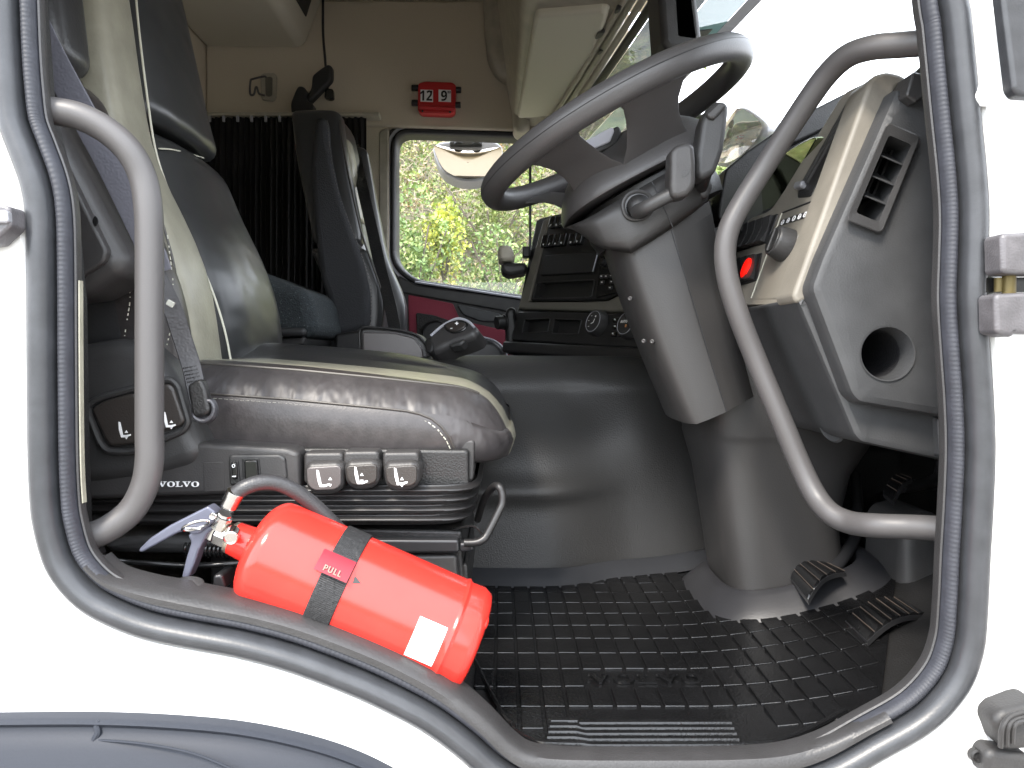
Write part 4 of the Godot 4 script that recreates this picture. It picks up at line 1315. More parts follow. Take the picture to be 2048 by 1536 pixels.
func tunnel_and_floor() -> void:
	var tn := thing("engine_tunnel", "moulded black rubber engine tunnel cover between seat and pedals", "engine cover", V(0.1, -0.39, 1.5))
	var rows := []
	for r in 61:
		var t := r / 60.0   # up the side, then over the top
		var row := PackedVector3Array()
		for i in 91:
			var x: float = lerp(-0.62, 0.75, i / 90.0)
			var y: float
			var d: float
			if t < 0.7:
				var s := t / 0.7
				y = -0.4 + 0.33 * s
				d = 1.25 + 0.05 * s + 0.05 * s * s * s
			else:
				var s := (t - 0.7) / 0.3
				var an := s * PI / 2
				y = -0.07 + 0.066 * sin(an)
				d = 1.35 + 0.16 * (1 - cos(an))
			var side := 1.0 - smoothstep(0.07, 0.24, x)          # the nearer half beside the seat
			d -= 0.055 * side * (1.0 - smoothstep(-0.20, -0.06, y))
			d -= 0.020 * side * exp(-pow((y + 0.235) / 0.02, 2.0)) # the ledge
			d -= 0.032 * exp(-pow((x - 0.245) / 0.08, 2.0) - pow((y + 0.13) / 0.10, 2.0)) # a swelling under the column
			d += 0.018 * exp(-pow((x - 0.14) / 0.07, 2.0) - pow((y + 0.10) / 0.05, 2.0)) # hollow left of it
			d += 0.03 * smoothstep(0.2, 0.5, x)
			row.append(V(x, y, d))
		rows.append(row)
	var top := PackedVector3Array()
	var last: PackedVector3Array = rows[rows.size() - 1]
	for v in last:
		top.append(Vector3(v.x, EYE - 0.004, -2.3))
	rows.append(top)
	part("cover", Shape.new().loft(rows, false), M.tunnel, tn, 80.0)
	# floor mat: base sheet, raised tread blocks, lips and end strip
	var fm := thing("floor_mat", "black rubber floor mat with a grid of raised tread blocks", "mat", V(0.1, -0.385, 0.95))
	var fy := func(x: float, d: float, up: float) -> Vector3: return Vector3(x, floor_at(x) + up, -d)
	var rb := []
	for k in 15:
		var d: float = lerp(0.70, 1.23, k / 14.0)
		var x0: float = lerp(0.005, -0.06, clamp((d - 0.72) / 0.35, 0, 1))
		var x1: float = min(lerp(0.33, 0.56, clamp((d - 0.70) / 0.10, 0, 1)), 0.42 + (d - 0.78) * 0.62)
		var row := PackedVector3Array()
		for i in 31:
			row.append(fy.call(lerp(x0, x1, i / 30.0), d, 0.003))
		rb.append(row)
	part("base_sheet", Shape.new().loft(rb, false), M.mat_rubber, fm, 60.0)
	var under := []
	for k in 2:
		var row := PackedVector3Array()
		for i in 41:
			row.append(fy.call(lerp(-0.6, 0.74, i / 40.0), lerp(0.685, 1.5, float(k)), 0.0))
		under.append(row)
	struct("footwell_floor", Shape.new().loft(under, false), M.plastic_black, "black floor of the driver's footwell", 60.0)
	var blk := []
	for v in 2:
		var sb := Shape.new()
		sb.box(Transform3D(Basis(), Vector3.ZERO), Vector3(0.0228, 0.005, 0.0405 - 0.0008 * v), 0.0014, 2)
		blk.append(sb.done(Transform3D.IDENTITY, 50.0))
	var count := 0
	for r in 11:
		var d := 0.748 + r * 0.0462
		for c in 24:
			var x := -0.045 + c * 0.0262
			if r < 2 and x > 0.07 and x < 0.27 and r == 0 or x > 0.325 + (d - 0.72) * 1.5 or x > 0.405 + (d - 0.78) * 0.62:
				continue
			if r == 2 and x > 0.105 and x < 0.235:   # the lettering stands here
				continue
			if x < lerp(0.0, -0.05, clamp((d - 0.72) / 0.3, 0, 1)) or (x > 0.32 and d > 1.03 and x < 0.6):
				continue
			var o := MeshInstance3D.new()
			o.name = "tread_block"
			o.mesh = blk[(r + c) % 2]
			o.material_override = M.mat_rubber
			fm.add_child(o, true)
			var slope: float = 1.2 * max(0.0, x - 0.22)
			o.global_transform = Transform3D(Basis(Vector3(0, 0, 1), atan(slope) + rng.randf_range(-0.012, 0.012)) * Basis(Vector3(1, 0, 0), 0.05 + rng.randf_range(-0.02, 0.02)), fy.call(x, d, 0.0035))
			count += 1
	text("embossed_letters", "VOLVO", Vector3(0.172, floor_at(0.17) + 0.006, -0.836), Vector3.RIGHT, Vector3(0, 1, 0.12), 0.018, 0.003, M.mat_rubber, fm, "Droid Serif", 700, 1.5)
	# ribbed strip at the entrance
	for k in 5:
		var z0 := 0.697 + k * 0.0105
		var xl := 0.045 + k * 0.002
		var pth := PackedVector3Array()
		for q in [[xl, 0.0], [xl + 0.028, 0.0], [xl + 0.045 - 0.004 * k, 0.006], [0.236 + k * 0.001, 0.006]]:
			pth.append(fy.call(q[0], z0 + (0.004 if q[1] == 0.0 else 0.0), 0.0045))
		part("entrance_rib", Shape.new().tube(pth, 0.0042, 8, false, 0.8), M.mat_rubber, fm)
	var lip := PackedVector3Array()
	for q in [[-0.062, 1.193], [0.0, 1.19], [0.06, 1.188], [0.12, 1.195], [0.15, 1.21], [0.20, 1.235], [0.3, 1.255], [0.42, 1.27], [0.56, 1.28]]:
		lip.append(fy.call(q[0], q[1], 0.018))
	lip = smooth3(lip, 5)
	var lr := []
	for f in [[-0.022, -0.014], [-0.012, -0.004], [-0.002, 0.006], [0.006, 0.010], [0.012, 0.006], [0.014, -0.02]]:
		var row := PackedVector3Array()
		for v in lip:
			row.append(v + Vector3(0, f[1], -f[0]))
		lr.append(row)
	part("raised_lip", Shape.new().loft(lr, false), M.lip_rubber, fm, 60.0)
	var edge := PackedVector3Array()
	for q in [[-0.045, 0.95], [-0.02, 0.84], [0.0, 0.765], [0.008, 0.742], [0.013, 0.735], [0.016, 0.722], [0.034, 0.704], [0.06, 0.699], [0.15, 0.697], [0.245, 0.697], [0.275, 0.70], [0.31, 0.715], [0.36, 0.74]]:
		edge.append(fy.call(q[0], q[1], 0.005))
	part("edge_bead", Shape.new().tube(smooth3(edge, 5), 0.003, 8), M.mat_rubber, fm)
	# steering column foot and its collar
	var pd := thing("column_foot", "broad grey plastic foot of the steering column on the floor", "column cover", V(0.42, -0.38, 1.12))
	var rr := []
	for q in [[-0.385, 0.348, 0.52, 1.03, 1.20], [-0.33, 0.338, 0.515, 1.03, 1.21], [-0.25, 0.328, 0.51, 1.035, 1.22], [-0.18, 0.318, 0.53, 1.035, 1.23], [-0.135, 0.306, 0.56, 1.03, 1.24], [-0.125, 0.303, 0.57, 1.028, 1.24], [-0.118, 0.303, 0.57, 1.024, 1.24], [-0.06, 0.29, 0.58, 1.02, 1.25], [0.06, 0.27, 0.58, 1.03, 1.25]]:
		rr.append(stadium(q[1], q[2], q[3], q[4], EYE + q[0], 0.45, 40))
	part("cover", Shape.new().loft(rr, true), M.column_plastic, pd, 50.0)
	var co := []
	for q in [[-0.392, 0.05], [-0.386, 0.048], [-0.372, 0.034], [-0.36, 0.02], [-0.355, 0.012], [-0.356, 0.006], [-0.375, 0.004]]:
		var ring := stadium(0.345 - q[1], 0.53 + q[1], 1.03 - q[1], 1.2 + q[1], EYE, 0.55, 48)
		for i in ring.size():
			ring[i].y = floor_at(ring[i].x) + 0.388 + q[0]
		co.append(ring)
	part("floor_collar", Shape.new().loft(co, true), M.seal_grey, pd, 50.0)

func stadium(x0: float, x1: float, d0: float, d1: float, y: float, e: float, n: int) -> PackedVector3Array:
	var o := PackedVector3Array()
	for k in n:
		var a := TAU * k / n
		var cx := signf(cos(a)) * pow(absf(cos(a)), e)
		var cz := signf(sin(a)) * pow(absf(sin(a)), e)
		o.append(Vector3((x0 + x1) / 2 + (x1 - x0) / 2 * cx, y, -(d0 + d1) / 2 + (d1 - d0) / 2 * cz))
	return o

# ---------------------------------------------------------------- seats
# an upholstered pad: rows of [height, front x, near d, far d], bottom to top
func pad(rows_in: Array, thick: float, r: float, bulge := 0.008, e := 0.42, tilt_near := 0.0) -> Shape:
	var src := PackedVector3Array()
	var src2 := PackedVector3Array()
	for q in rows_in:
		src.append(Vector3(q[0], q[1], 0))
		src2.append(Vector3(q[2], q[3], 0))
	src = smooth3(src, 8)
	src2 = smooth3(src2, 8)
	var y0 := src[0].x
	var y1 := src[src.size() - 1].x
	var extra := []
	for k in 6:
		extra.append(k)
	var rows := []
	var ys := []
	for k in 7:
		ys.append(y0 + r * (1 - cos(PI / 2 * k / 6.0)))
	for k in range(1, 24):
		ys.append(lerp(y0 + r, y1 - r, k / 24.0))
	for k in 7:
		ys.append(y1 - r * (1 - sin(PI / 2 * k / 6.0)))
	for y in ys:
		var i := 0
		while i < src.size() - 2 and src[i + 1].x < y:
			i += 1
		var t: float = clamp((y - src[i].x) / max(1e-6, src[i + 1].x - src[i].x), 0, 1)
		var xf: float = lerp(src[i].y, src[i + 1].y, t)
		var d0: float = lerp(src2[i].x, src2[i + 1].x, t)
		var d1: float = lerp(src2[i].y, src2[i + 1].y, t)
		var m: float = min(y - y0, y1 - y)
		var f := 0.0
		if m < r:
			f = r * (1 - sqrt(max(0.0, 1 - pow((r - m) / r, 2))))
		var hw := (d1 - d0) / 2 - f * 0.9
		var ht := thick / 2 - f * 0.9
		var ring := PackedVector3Array()
		for k in 48:
			var a := TAU * k / 48
			var cs := signf(cos(a)) * pow(absf(cos(a)), e)
			var sn := signf(sin(a)) * pow(absf(sin(a)), e)
			var x := xf - thick / 2 + ht * sn + (bulge * (1 - cs * cs) if sn > 0 else 0.0) + tilt_near * cs
			ring.append(Vector3(x, EYE + y, -(d0 + d1) / 2 + hw * cs))
		rows.append(ring)
	return Shape.new().loft(rows, true, true)

func stitches(path: PackedVector3Array, r := 0.0009, dash := 0.0045, gap := 0.0022) -> Shape:
	var s := Shape.new()
	var run := 0.0
	var a := path[0]
	for i in path.size() - 1:
		var l: float = path[i].distance_to(path[i + 1])
		var dir: Vector3 = (path[i + 1] - path[i]) / max(l, 1e-6)
		var p := run
		while p < l:
			var q: float = min(p + dash, l)
			if q - p > 0.001:
				s.tube(PackedVector3Array([path[i] + dir * p, path[i] + dir * q]), r, 5)
			p += dash + gap
		run = p - l
	return s

func along(a: Array, sub := 5) -> PackedVector3Array:   # px, py, distance triples
	var p := PackedVector3Array()
	for i in range(0, a.size(), 3):
		p.append(P(a[i], a[i + 1], a[i + 2]))
	return smooth3(p, sub)

func driver_seat() -> void:
	var st := thing("driver_chair", "black and cream leather driver's seat with switch panels below", "seat", V(-0.25, -0.35, 1.1))
	# cushion: stacked plan outlines, pulled in towards the top
	var lay := [[-0.126, 0.030], [-0.124, 0.012], [-0.118, 0.004], [-0.10, 0.0], [-0.075, -0.003], [-0.056, 0.0], [-0.047, 0.004], [-0.044, 0.006], [-0.036, 0.011], [-0.026, 0.020], [-0.018, 0.032], [-0.0135, 0.043], [-0.0125, 0.047], [-0.0115, 0.06], [-0.0095, 0.09], [-0.009, 0.125], [-0.007, 0.16], [-0.005, 0.20], [-0.004, 0.235]]
	var rows := []
	for ln in lay.size():
		var l: Array = lay[ln]
		var ring := PackedVector3Array()
		var i: float = l[1]
		for k in 120:
			var a := TAU * k / 120
			var e := 0.34
			var cx := signf(cos(a)) * pow(absf(cos(a)), e)
			var cz := signf(sin(a)) * pow(absf(sin(a)), e)
			var x := -0.265 + (0.285 - i * (0.4 if cx > 0 and ln > 6 else 1.0)) * cx
			var z := -1.125 + (0.247 - i) * cz
			var top: float = smoothstep(-0.126, -0.04, l[0])
			var droop: float = 0.038 * pow(clamp((x + 0.42) / 0.42, 0, 1), 1.4) * top + 0.016 * clamp((x + 0.45) / 0.45, 0, 1) * (1 - top)
			var rise := 0.005 * exp(-pow((z + 0.955) / 0.045, 2.0)) * (1.0 - smoothstep(-0.30, -0.03, x)) * smoothstep(0.03, 0.10, i)
			rise += 0.027 * smoothstep(-1.06, -1.20, z) * top * (1.0 - smoothstep(-0.2, 0.0, x) * 0.6)
			# the top rolls over the front edge
			var s6 := 0.016 * smoothstep(-0.07, 0.01, x)
			var s12 := 0.056 * (1.0 - sqrt(1.0 - pow(clamp((x + 0.06) / 0.07, 0.0, 1.0), 2.0)))
			var turn: float = s6 * clamp((l[0] + 0.126) / 0.082, 0, 1) if ln < 7 else lerp(s6, s12, clamp((ln - 6) / 6.0, 0, 1))
			ring.append(Vector3(x, EYE + l[0] - droop - turn + rise, z))
		rows.append(ring)
	var full := Shape.new().loft(rows, true, true)
	var cream := full.clipped(2, -0.958, -1.0).clipped(2, -1.075, 1.0)
	var far := full.clipped(2, -1.075, -1.0)
	# the worn side, the creased band and the top bolster are separate hides
	var sd := Shape.new().loft(rows.slice(0, 7), true, true)
	var bandr := Shape.new().loft(rows.slice(6, 12), true)
	var topr := Shape.new().loft(rows.slice(11), true)
	topr.fan(rows[rows.size() - 1], false)
	part("cushion_side", sd.clipped(2, -0.958, 1.0).clipped(0, -0.06, -1.0), M.leather_worn, st, 60.0)
	bandr.add(sd.clipped(0, -0.06, 1.0))
	part("creased_band", bandr.clipped(2, -0.958, 1.0), M.leather_creased, st, 60.0)
	part("near_bolster", topr.clipped(2, -0.958, 1.0), M.leather_worn, st, 60.0)
	part("cream_insert", cream, M.leather_cream, st, 60.0)
	part("cushion_centre", far, M.leather, st, 60.0)
	var pipe := PackedVector3Array()
	var seam := PackedVector3Array()
	var sp := PackedVector3Array()
	for k in range(0, 62):
		var v: Vector3 = rows[12][(k + 119) % 120]
		if v.z > -0.95:
			pipe.append(v + Vector3(0, 0.0004, 0.0006))
		var w: Vector3 = rows[6][(k + 119) % 120]
		if w.x > -0.045 or w.z < -0.95:
			continue
		var fall: float = 5.0 * pow(clamp((w.x + 0.125) / 0.08, 0, 1), 2.5)   # the stitched seam turns down before the front corner
		var lo: Vector3 = rows[6 - int(ceil(fall))][(k + 119) % 120]
		var hi: Vector3 = rows[6 - int(floor(fall))][(k + 119) % 120]
		var on := hi.lerp(lo, fall - floor(fall))
		seam.append(on + Vector3(0, 0.0004, 0.0008))
		if w.x > -0.42:
			sp.append(on + Vector3(-0.004 * clamp(fall, 0, 1), -0.005 * (1.0 - clamp(fall / 5.0, 0, 1)), 0.0016))
	part("piping", Shape.new().tube(pipe, 0.0022, 8), M.piping_dark, st)
	part("piping", Shape.new().tube(seam, 0.0014, 8), M.piping_dark, st)
	part("stitching", stitches(sp, 0.0007), M.piping, st).set_meta("kind", "stuff")
	# backrest
	var lowf := [[-0.03, -0.40, 1.045, 1.325], [0.03, -0.405, 1.045, 1.355], [0.10, -0.418, 1.045, 1.36], [0.17, -0.445, 1.045, 1.37], [0.25, -0.485, 1.05, 1.375], [0.31, -0.508, 1.05, 1.365], [0.342, -0.52, 1.05, 1.34]]
	part("lower_back_panel", pad(lowf, 0.12, 0.028, 0.012), M.leather_back, st, 60.0)
	var upf := [[0.350, -0.508, 1.05, 1.325], [0.40, -0.522, 1.05, 1.315], [0.50, -0.54, 1.05, 1.30], [0.60, -0.558, 1.05, 1.285], [0.72, -0.58, 1.06, 1.26], [0.86, -0.61, 1.09, 1.22]]
	part("upper_back_panel", pad(upf, 0.10, 0.03, 0.012), M.leather_back, st, 60.0)
	var crm := [[-0.03, -0.40, 0.935, 1.043], [0.03, -0.408, 0.935, 1.043], [0.10, -0.420, 0.935, 1.043], [0.17, -0.446, 0.94, 1.044], [0.25, -0.486, 0.945, 1.047], [0.31, -0.508, 0.945, 1.048], [0.40, -0.524, 0.945, 1.048], [0.52, -0.541, 0.945, 1.048], [0.66, -0.568, 0.95, 1.05], [0.86, -0.61, 0.97, 1.08]]
	part("cream_back_strip", pad(crm, 0.11, 0.01, 0.004, 0.3), M.leather_cream, st, 60.0)
	var nl := [[-0.06, -0.405, 0.875, 0.935], [0.0, -0.40, 0.87, 0.934], [0.07, -0.41, 0.868, 0.934], [0.14, -0.436, 0.868, 0.938], [0.20, -0.462, 0.868, 0.942], [0.26, -0.492, 0.87, 0.944], [0.347, -0.528, 0.875, 0.944]]
	part("lower_near_bolster", pad(nl, 0.17, 0.03, 0.006), M.leather_worn, st, 60.0)
	var nu := [[0.352, -0.535, 0.868, 0.944], [0.42, -0.542, 0.86, 0.944], [0.52, -0.555, 0.86, 0.945], [0.66, -0.58, 0.87, 0.95], [0.86, -0.62, 0.89, 0.97]]
	part("upper_near_bolster", pad(nu, 0.13, 0.03, 0.006), M.leather, st, 60.0)
	part("piping", Shape.new().tube(along([463, 728, 1.045, 448, 655, 1.043, 420, 570, 1.042, 378, 478, 1.042, 330, 362, 1.044, 309, 290, 1.044, 296, 205, 1.044, 285, 120, 1.044, 275, 30, 1.045, 268, -60, 1.048]), 0.0017, 8), M.piping, st)
	part("piping", Shape.new().tube(along([318, 297, 1.06, 350, 300, 1.1, 395, 312, 1.23, 416, 318, 1.30, 425, 311, 1.318, 420, 285, 1.318, 398, 215, 1.313, 374, 120, 1.305, 352, 20, 1.296, 340, -50, 1.29]), 0.0012, 8), M.piping, st)
	part("piping", Shape.new().tube(along([358, 728, 0.937, 359, 640, 0.936, 356, 590, 0.936, 348, 530, 0.936, 335, 480, 0.938, 318, 425, 0.942, 290, 370, 0.944]), 0.0016, 8), M.piping_dark, st)
	part("stitching", stitches(along([335, 470, 0.868, 342, 530, 0.866, 346, 570, 0.866, 344, 640, 0.866, 334, 690, 0.866]), 0.0007), M.piping, st).set_meta("kind", "stuff")
	part("stitching", stitches(along([198, 360, 0.861, 215, 400, 0.860, 232, 450, 0.859, 244, 500, 0.859, 254, 550, 0.859, 260, 595, 0.859, 254, 640, 0.859, 248, 680, 0.859]), 0.0007), M.piping, st).set_meta("kind", "stuff")
	part("back_shell", Shape.new().slab(at_depth(fillet([70, 330, 160, 340, 225, 480, 262, 600, 270, 700, 120, 720, 60, 700], 20), 0.868), Vector3(0, 0, 1), 0.05, 0.02), M.leather, st)
	part("far_shell", Shape.new().slab(PackedVector3Array([V(-0.66, -0.1, 1.30), V(-0.52, -0.1, 1.30), V(-0.62, 0.6, 1.27), V(-0.74, 0.6, 1.27)]), Vector3(0, 0, 1), 0.03, 0.01), M.leather, st)
	# side console with two large rocker paddles
	var con := fillet([110, 700, 160, 686, 230, 675, 290, 684, 325, 722, 352, 772, 384, 850, 410, 905, 405, 925, 380, 942, 320, 958, 200, 975, 110, 980], 22, 5)
	part("side_console", Shape.new().slab(at_depth(con, 0.836), Vector3(0, 0, 1), 0.06, 0.022, 5), M.plastic, st)
	part("console_bezel", Shape.new().tube(at_depth(fillet([172, 812, 200, 795, 340, 758, 356, 770, 378, 845, 368, 860, 300, 890, 262, 905, 214, 902, 200, 885], 18, 5), 0.834), 0.0042, 8, true), M.plastic, st)
	part("console_recess", Shape.new().slab(at_depth(fillet([176, 814, 200, 799, 338, 762, 352, 772, 374, 845, 362, 858, 300, 886, 262, 901, 216, 898, 204, 884], 16, 5), 0.834), Vector3(0, 0, 1), 0.004), M.plastic_black, st)
	var paddles := [[fillet([180, 818, 205, 802, 262, 786, 288, 800, 296, 868, 280, 886, 220, 894, 208, 880], 10, 4), Vector2(248, 862)], [fillet([300, 776, 336, 766, 348, 776, 370, 842, 360, 854, 312, 866, 304, 850], 8, 4), Vector2(338, 842)]]
	for pq in paddles:
		var ap := part("adjuster_paddle", Shape.new().slab(at_depth(pq[0], 0.829), Vector3(0, 0, 1), 0.008, 0.004), M.plastic_dark_warm, st)
		part("seat_symbol", seat_icon(P(pq[1].x, pq[1].y, 0.8285), 0.022, 0), M.white_print, ap)
	# lower cover, name, small switches
	part("lower_cover", Shape.new().slab(at_depth(fillet([150, 940, 330, 900, 400, 884, 420, 886, 575, 896, 590, 902, 598, 905, 601, 985, 320, 994, 200, 1000, 150, 1000], 8, 4), 0.842), Vector3(0, 0, 1), 0.05, 0.006), M.plastic_warm, st)
	text("lettering", "VOLVO", P(358, 968.5, 0.8405), Vector3(1, -0.0, 0), Vector3(0, 0, 1), 0.0062, 0.0008, M.white_print, st, "Droid Serif", 700, 1.55)
	part("blank_plate", Shape.new().slab(at_depth(fillet([406, 925, 447, 924, 449, 982, 408, 984], 2), 0.8412), Vector3(0, 0, 1), 0.002, 0.0006), M.plastic_warm, st)
	part("switch_panel", Shape.new().slab(at_depth(fillet([456, 914, 462, 909, 560, 909, 570, 916, 574, 960, 458, 972], 6), 0.838), Vector3(0, 0, 1), 0.006, 0.003), M.plastic, st)
	part("rocker_frame", Shape.new().slab(at_depth(fillet([458, 921, 476, 921, 480, 968, 461, 969], 3), 0.8355), Vector3(0, 0, 1), 0.004, 0.001), M.plastic_black, st)
	var rk := part("rocker_switch", Shape.new().slab(at_depth(fillet([461, 925, 473, 925, 475, 958, 464, 960], 5), 0.833), Vector3(0, 0, 1), 0.004, 0.0015), M.gloss_black, st)
	var circ := PackedVector3Array()
	for k in 14:
		circ.append(P(467 + 2.6 * cos(TAU * k / 14), 932 + 3 * sin(TAU * k / 14), 0.8328))
	part("switch_mark", Shape.new().tube(circ, 0.0005, 5, true), M.white_print, rk)
	part("switch_mark", Shape.new().slab(at_depth(pts2([464, 952, 472, 951.5, 472, 953.5, 464, 954]), 0.8327), Vector3(0, 0, 1), 0.0006), M.white_print, rk)
	part("push_frame", Shape.new().slab(at_depth(fillet([483, 917, 518, 916, 523, 966, 485, 968], 3), 0.8365), Vector3(0, 0, 1), 0.003, 0.001), M.plastic_black, st)
	part("push_switch", Shape.new().slab(at_depth(fillet([487, 921, 514, 920, 516, 960, 489, 962], 4), 0.833), Vector3(0, 0, 1), 0.005, 0.002), M.gloss_black, st)
	part("backing_box", Shape.new().slab(at_depth(fillet([560, 895, 938, 900, 938, 985, 560, 985], 4), 0.872), Vector3(0, 0, 1), 0.3, 0.004), M.plastic_black, st)
	var kn := [[605, 690, 905, 990, "knob_light"], [684, 762, 902, 980, "plastic_dark_warm"], [763, 842, 904, 983, "plastic_dark_warm"]]
	var ki := 0
	for q in kn:
		var x0: float = q[0]
		var x1: float = q[1]
		part("lever_shaft", Shape.new().slab(at_depth(fillet([x0 + 2, q[2], x1 - 4, q[2], x1 - 2, q[3] - 22, x0 + 2, q[3] - 22], 5), 0.848), Vector3(0, 0, 1), 0.03, 0.004), M.plastic_warm, st)
		var lv := part("lever_knob", Shape.new().slab(at_depth(fillet([x0 + 1, q[2] + 26, x0 + 10, q[2] + 19, x1 - 10, q[2] + 18, x1 - 1, q[2] + 26, x1 - 4, q[3] - 14, x1 - 22, q[3], x0 + 24, q[3] + 1, x0 + 6, q[3] - 12], 14, 5), 0.832), Vector3(0, 0, 1), 0.03, 0.009, 5), M.plastic_warm, st)
		part("knob_inlay", Shape.new().slab(at_depth(fillet([x0 + 7, q[2] + 30, x1 - 8, q[2] + 26, x1 - 9, q[3] - 18, x1 - 22, q[3] - 10, x0 + 22, q[3] - 9, x0 + 10, q[3] - 20], 10, 5), 0.8305), Vector3(0, 0, 1), 0.003, 0.0015), M[q[4]], lv)
		part("seat_symbol", seat_icon(P((x0 + x1) / 2 - 2, (q[2] + q[3]) / 2 + 13, 0.8302), 0.024, ki + 1), M.white_print, lv)
		ki += 1
	part("front_cover", Shape.new().slab(at_depth(fillet([844, 880, 950, 880, 947, 958, 930, 974, 842, 984], 5, 4), 0.887), Vector3(0, 0, 1), 0.33, 0.003), M.plastic_warm, st)
	# bellows
	var bl := []
	for k in 33:
		var t := k / 32.0
		var w := 0.007 * (0.5 + 0.5 * cos(t * TAU * 4.0)) + 0.012 * t
		var y: float = lerp(-0.158, -0.208, t)
		bl.append(stadium(-0.56 + w, -0.022 - w, 0.848 + w, 1.36 - w, EYE + y, 0.16, 80))
	part("bellows", Shape.new().loft(bl, true), M.bellows, st, 70.0)
	# slide rail, frame, lever
	part("seat_frame", Shape.new().slab(at_depth(fillet([420, 1050, 925, 1062, 925, 1110, 930, 1180, 420, 1180], 3), 0.885), Vector3(0, 0, 1), 0.42, 0.004), M.plastic_black, st)
	part("slide_rail", Shape.new().slab(at_depth(fillet([500, 1078, 918, 1080, 919, 1106, 500, 1108], 3), 0.868), Vector3(0, 0, 1), 0.03, 0.003), M.dark_metal, st)
	part("rail_end", Shape.new().slab(at_depth(fillet([918, 1086, 946, 1084, 948, 1104, 918, 1105], 3), 0.872), Vector3(0, 0, 1), 0.02, 0.003), M.dark_metal, st)
	part("side_box", Shape.new().slab(at_depth(fillet([700, 1112, 914, 1110, 918, 1190, 700, 1190], 5), 0.876), Vector3(0, 0, 1), 0.03, 0.004), M.plastic, st)
	part("box_panel", Shape.new().slab(at_depth(fillet([770, 1128, 870, 1128, 876, 1150, 770, 1150], 6), 0.8745), Vector3(0, 0, 1), 0.003, 0.001), M.plastic, st)
	part("side_bracket", Shape.new().slab(at_depth(fillet([922, 1112, 935, 1112, 940, 1190, 922, 1190], 3), 0.885), Vector3(0, 0, 1), 0.2, 0.004), M.plastic_black, st)
	part("adjust_lever", Shape.new().tube(along([930, 1086, 0.865, 952, 1085, 0.862, 966, 1079, 0.862, 976, 1066, 0.865, 1000, 1018, 0.872, 1005, 1004, 0.874, 1004, 985, 0.876, 996, 972, 0.88, 984, 976, 0.90, 968, 1000, 0.93, 955, 1040, 0.96]), 0.0048, 10), M.bellows, st)
	part("wiring", Shape.new().tube(along([905, 1060, 0.88, 945, 1052, 0.87, 965, 1070, 0.868, 966, 1082, 0.87, 940, 1096, 0.88]), 0.0015, 6), M.gloss_black, st)
	part("red_lead", Shape.new().tube(along([962, 1074, 0.8655, 966, 1079, 0.865, 962, 1084, 0.866]), 0.0018, 6), M.red_plastic, st)
	part("front_pivot", Shape.new().lathe(frame(P(1000, 892, 0.95), Vector3(0.3, 0, 1)), [0.0, -0.02, 0.007, -0.02, 0.007, 0.0, 0.005, 0.001, 0.0, 0.001], 16), M.plastic_black, st)
	# armrest
	var ar := thing("armrest", "dark padded armrest with raised rim beside the driver's seat", "armrest", P(810, 680, 1.5))
	part("tray", Shape.new().slab(at_depth(fillet([718, 656, 740, 652, 800, 658, 835, 668, 856, 690, 862, 720, 718, 720], 8), 1.47), Vector3(0, 0, 1), 0.10, 0.008), M.plastic_warm, ar)
	part("tray_inside", Shape.new().slab(at_depth(fillet([725, 664, 790, 666, 828, 676, 846, 700, 846, 720, 725, 720], 6), 1.465), Vector3(0, 0, 1), 0.006, 0.003), M.knob_light, ar)
	part("rim", Shape.new().tube(along([719, 692, 1.464, 720, 660, 1.464, 742, 655, 1.464, 800, 661, 1.464, 836, 672, 1.464, 856, 694, 1.464]), 0.003, 8), M.plastic_black, ar)
	# gear lever
	var gl := thing("gear_lever", "grey folded gear lever with an oval plus button", "gear lever", P(880, 690, 1.4))
	var gp := plane_of(P(855, 690, 1.42), P(950, 650, 1.40), P(900, 640, 1.43))
	part("grip", Shape.new().slab(outline_on(gp, smooth2([848, 690, 856, 668, 880, 650, 905, 637, 920, 634, 938, 640, 951, 652, 955, 662, 948, 672, 925, 682, 900, 690, 880, 700, 862, 704], 4)), gp.normal, 0.05, 0.014, 5), M.plastic_warm, gl)
	part("grip_rim", Shape.new().tube(shift(outline_on(gp, smooth2([862, 672, 884, 653, 908, 640, 921, 638, 936, 643, 949, 655], 5, false)), gp.normal * 0.001), 0.0028, 8), M.silver_plastic, gl)
	part("button_rim", Shape.new().tube(shift(outline_on(gp, smooth2([890, 652, 905, 645, 925, 644, 934, 650, 928, 660, 910, 666, 897, 662], 4)), gp.normal * 0.001), 0.0022, 8, true), M.gloss_black, gl)
	var ob := part("oval_button", Shape.new().slab(shift(outline_on(gp, smooth2([891, 652, 905, 646, 925, 645, 933, 650, 928, 659, 910, 665, 898, 661], 4)), gp.normal * 0.005), gp.normal, 0.006, 0.003), M.plastic_dark_warm, gl)
	text("plus_sign", "+", on_plane(gp, 916, 650) + gp.normal * 0.006, Vector3.RIGHT, gp.normal, 0.012, 0.0008, M.white_print, ob)
	part("minus_sign", Shape.new().slab(shift(outline_on(gp, pts2([903, 659, 907, 658.5, 907, 660, 903, 660.5])), gp.normal * 0.0058), gp.normal, 0.001), M.white_print, ob)
	part("trigger", Shape.new().slab(shift(outline_on(gp, fillet([897, 690, 915, 684, 928, 678, 932, 684, 922, 692, 902, 696], 3)), gp.normal * 0.004), gp.normal, 0.02, 0.004), M.plastic, gl)
	part("collar", Shape.new().slab(shift(outline_on(gp, fillet([850, 684, 858, 672, 868, 690, 866, 706, 854, 706], 4)), gp.normal * 0.004), gp.normal, 0.05, 0.004), M.plastic_black, gl)

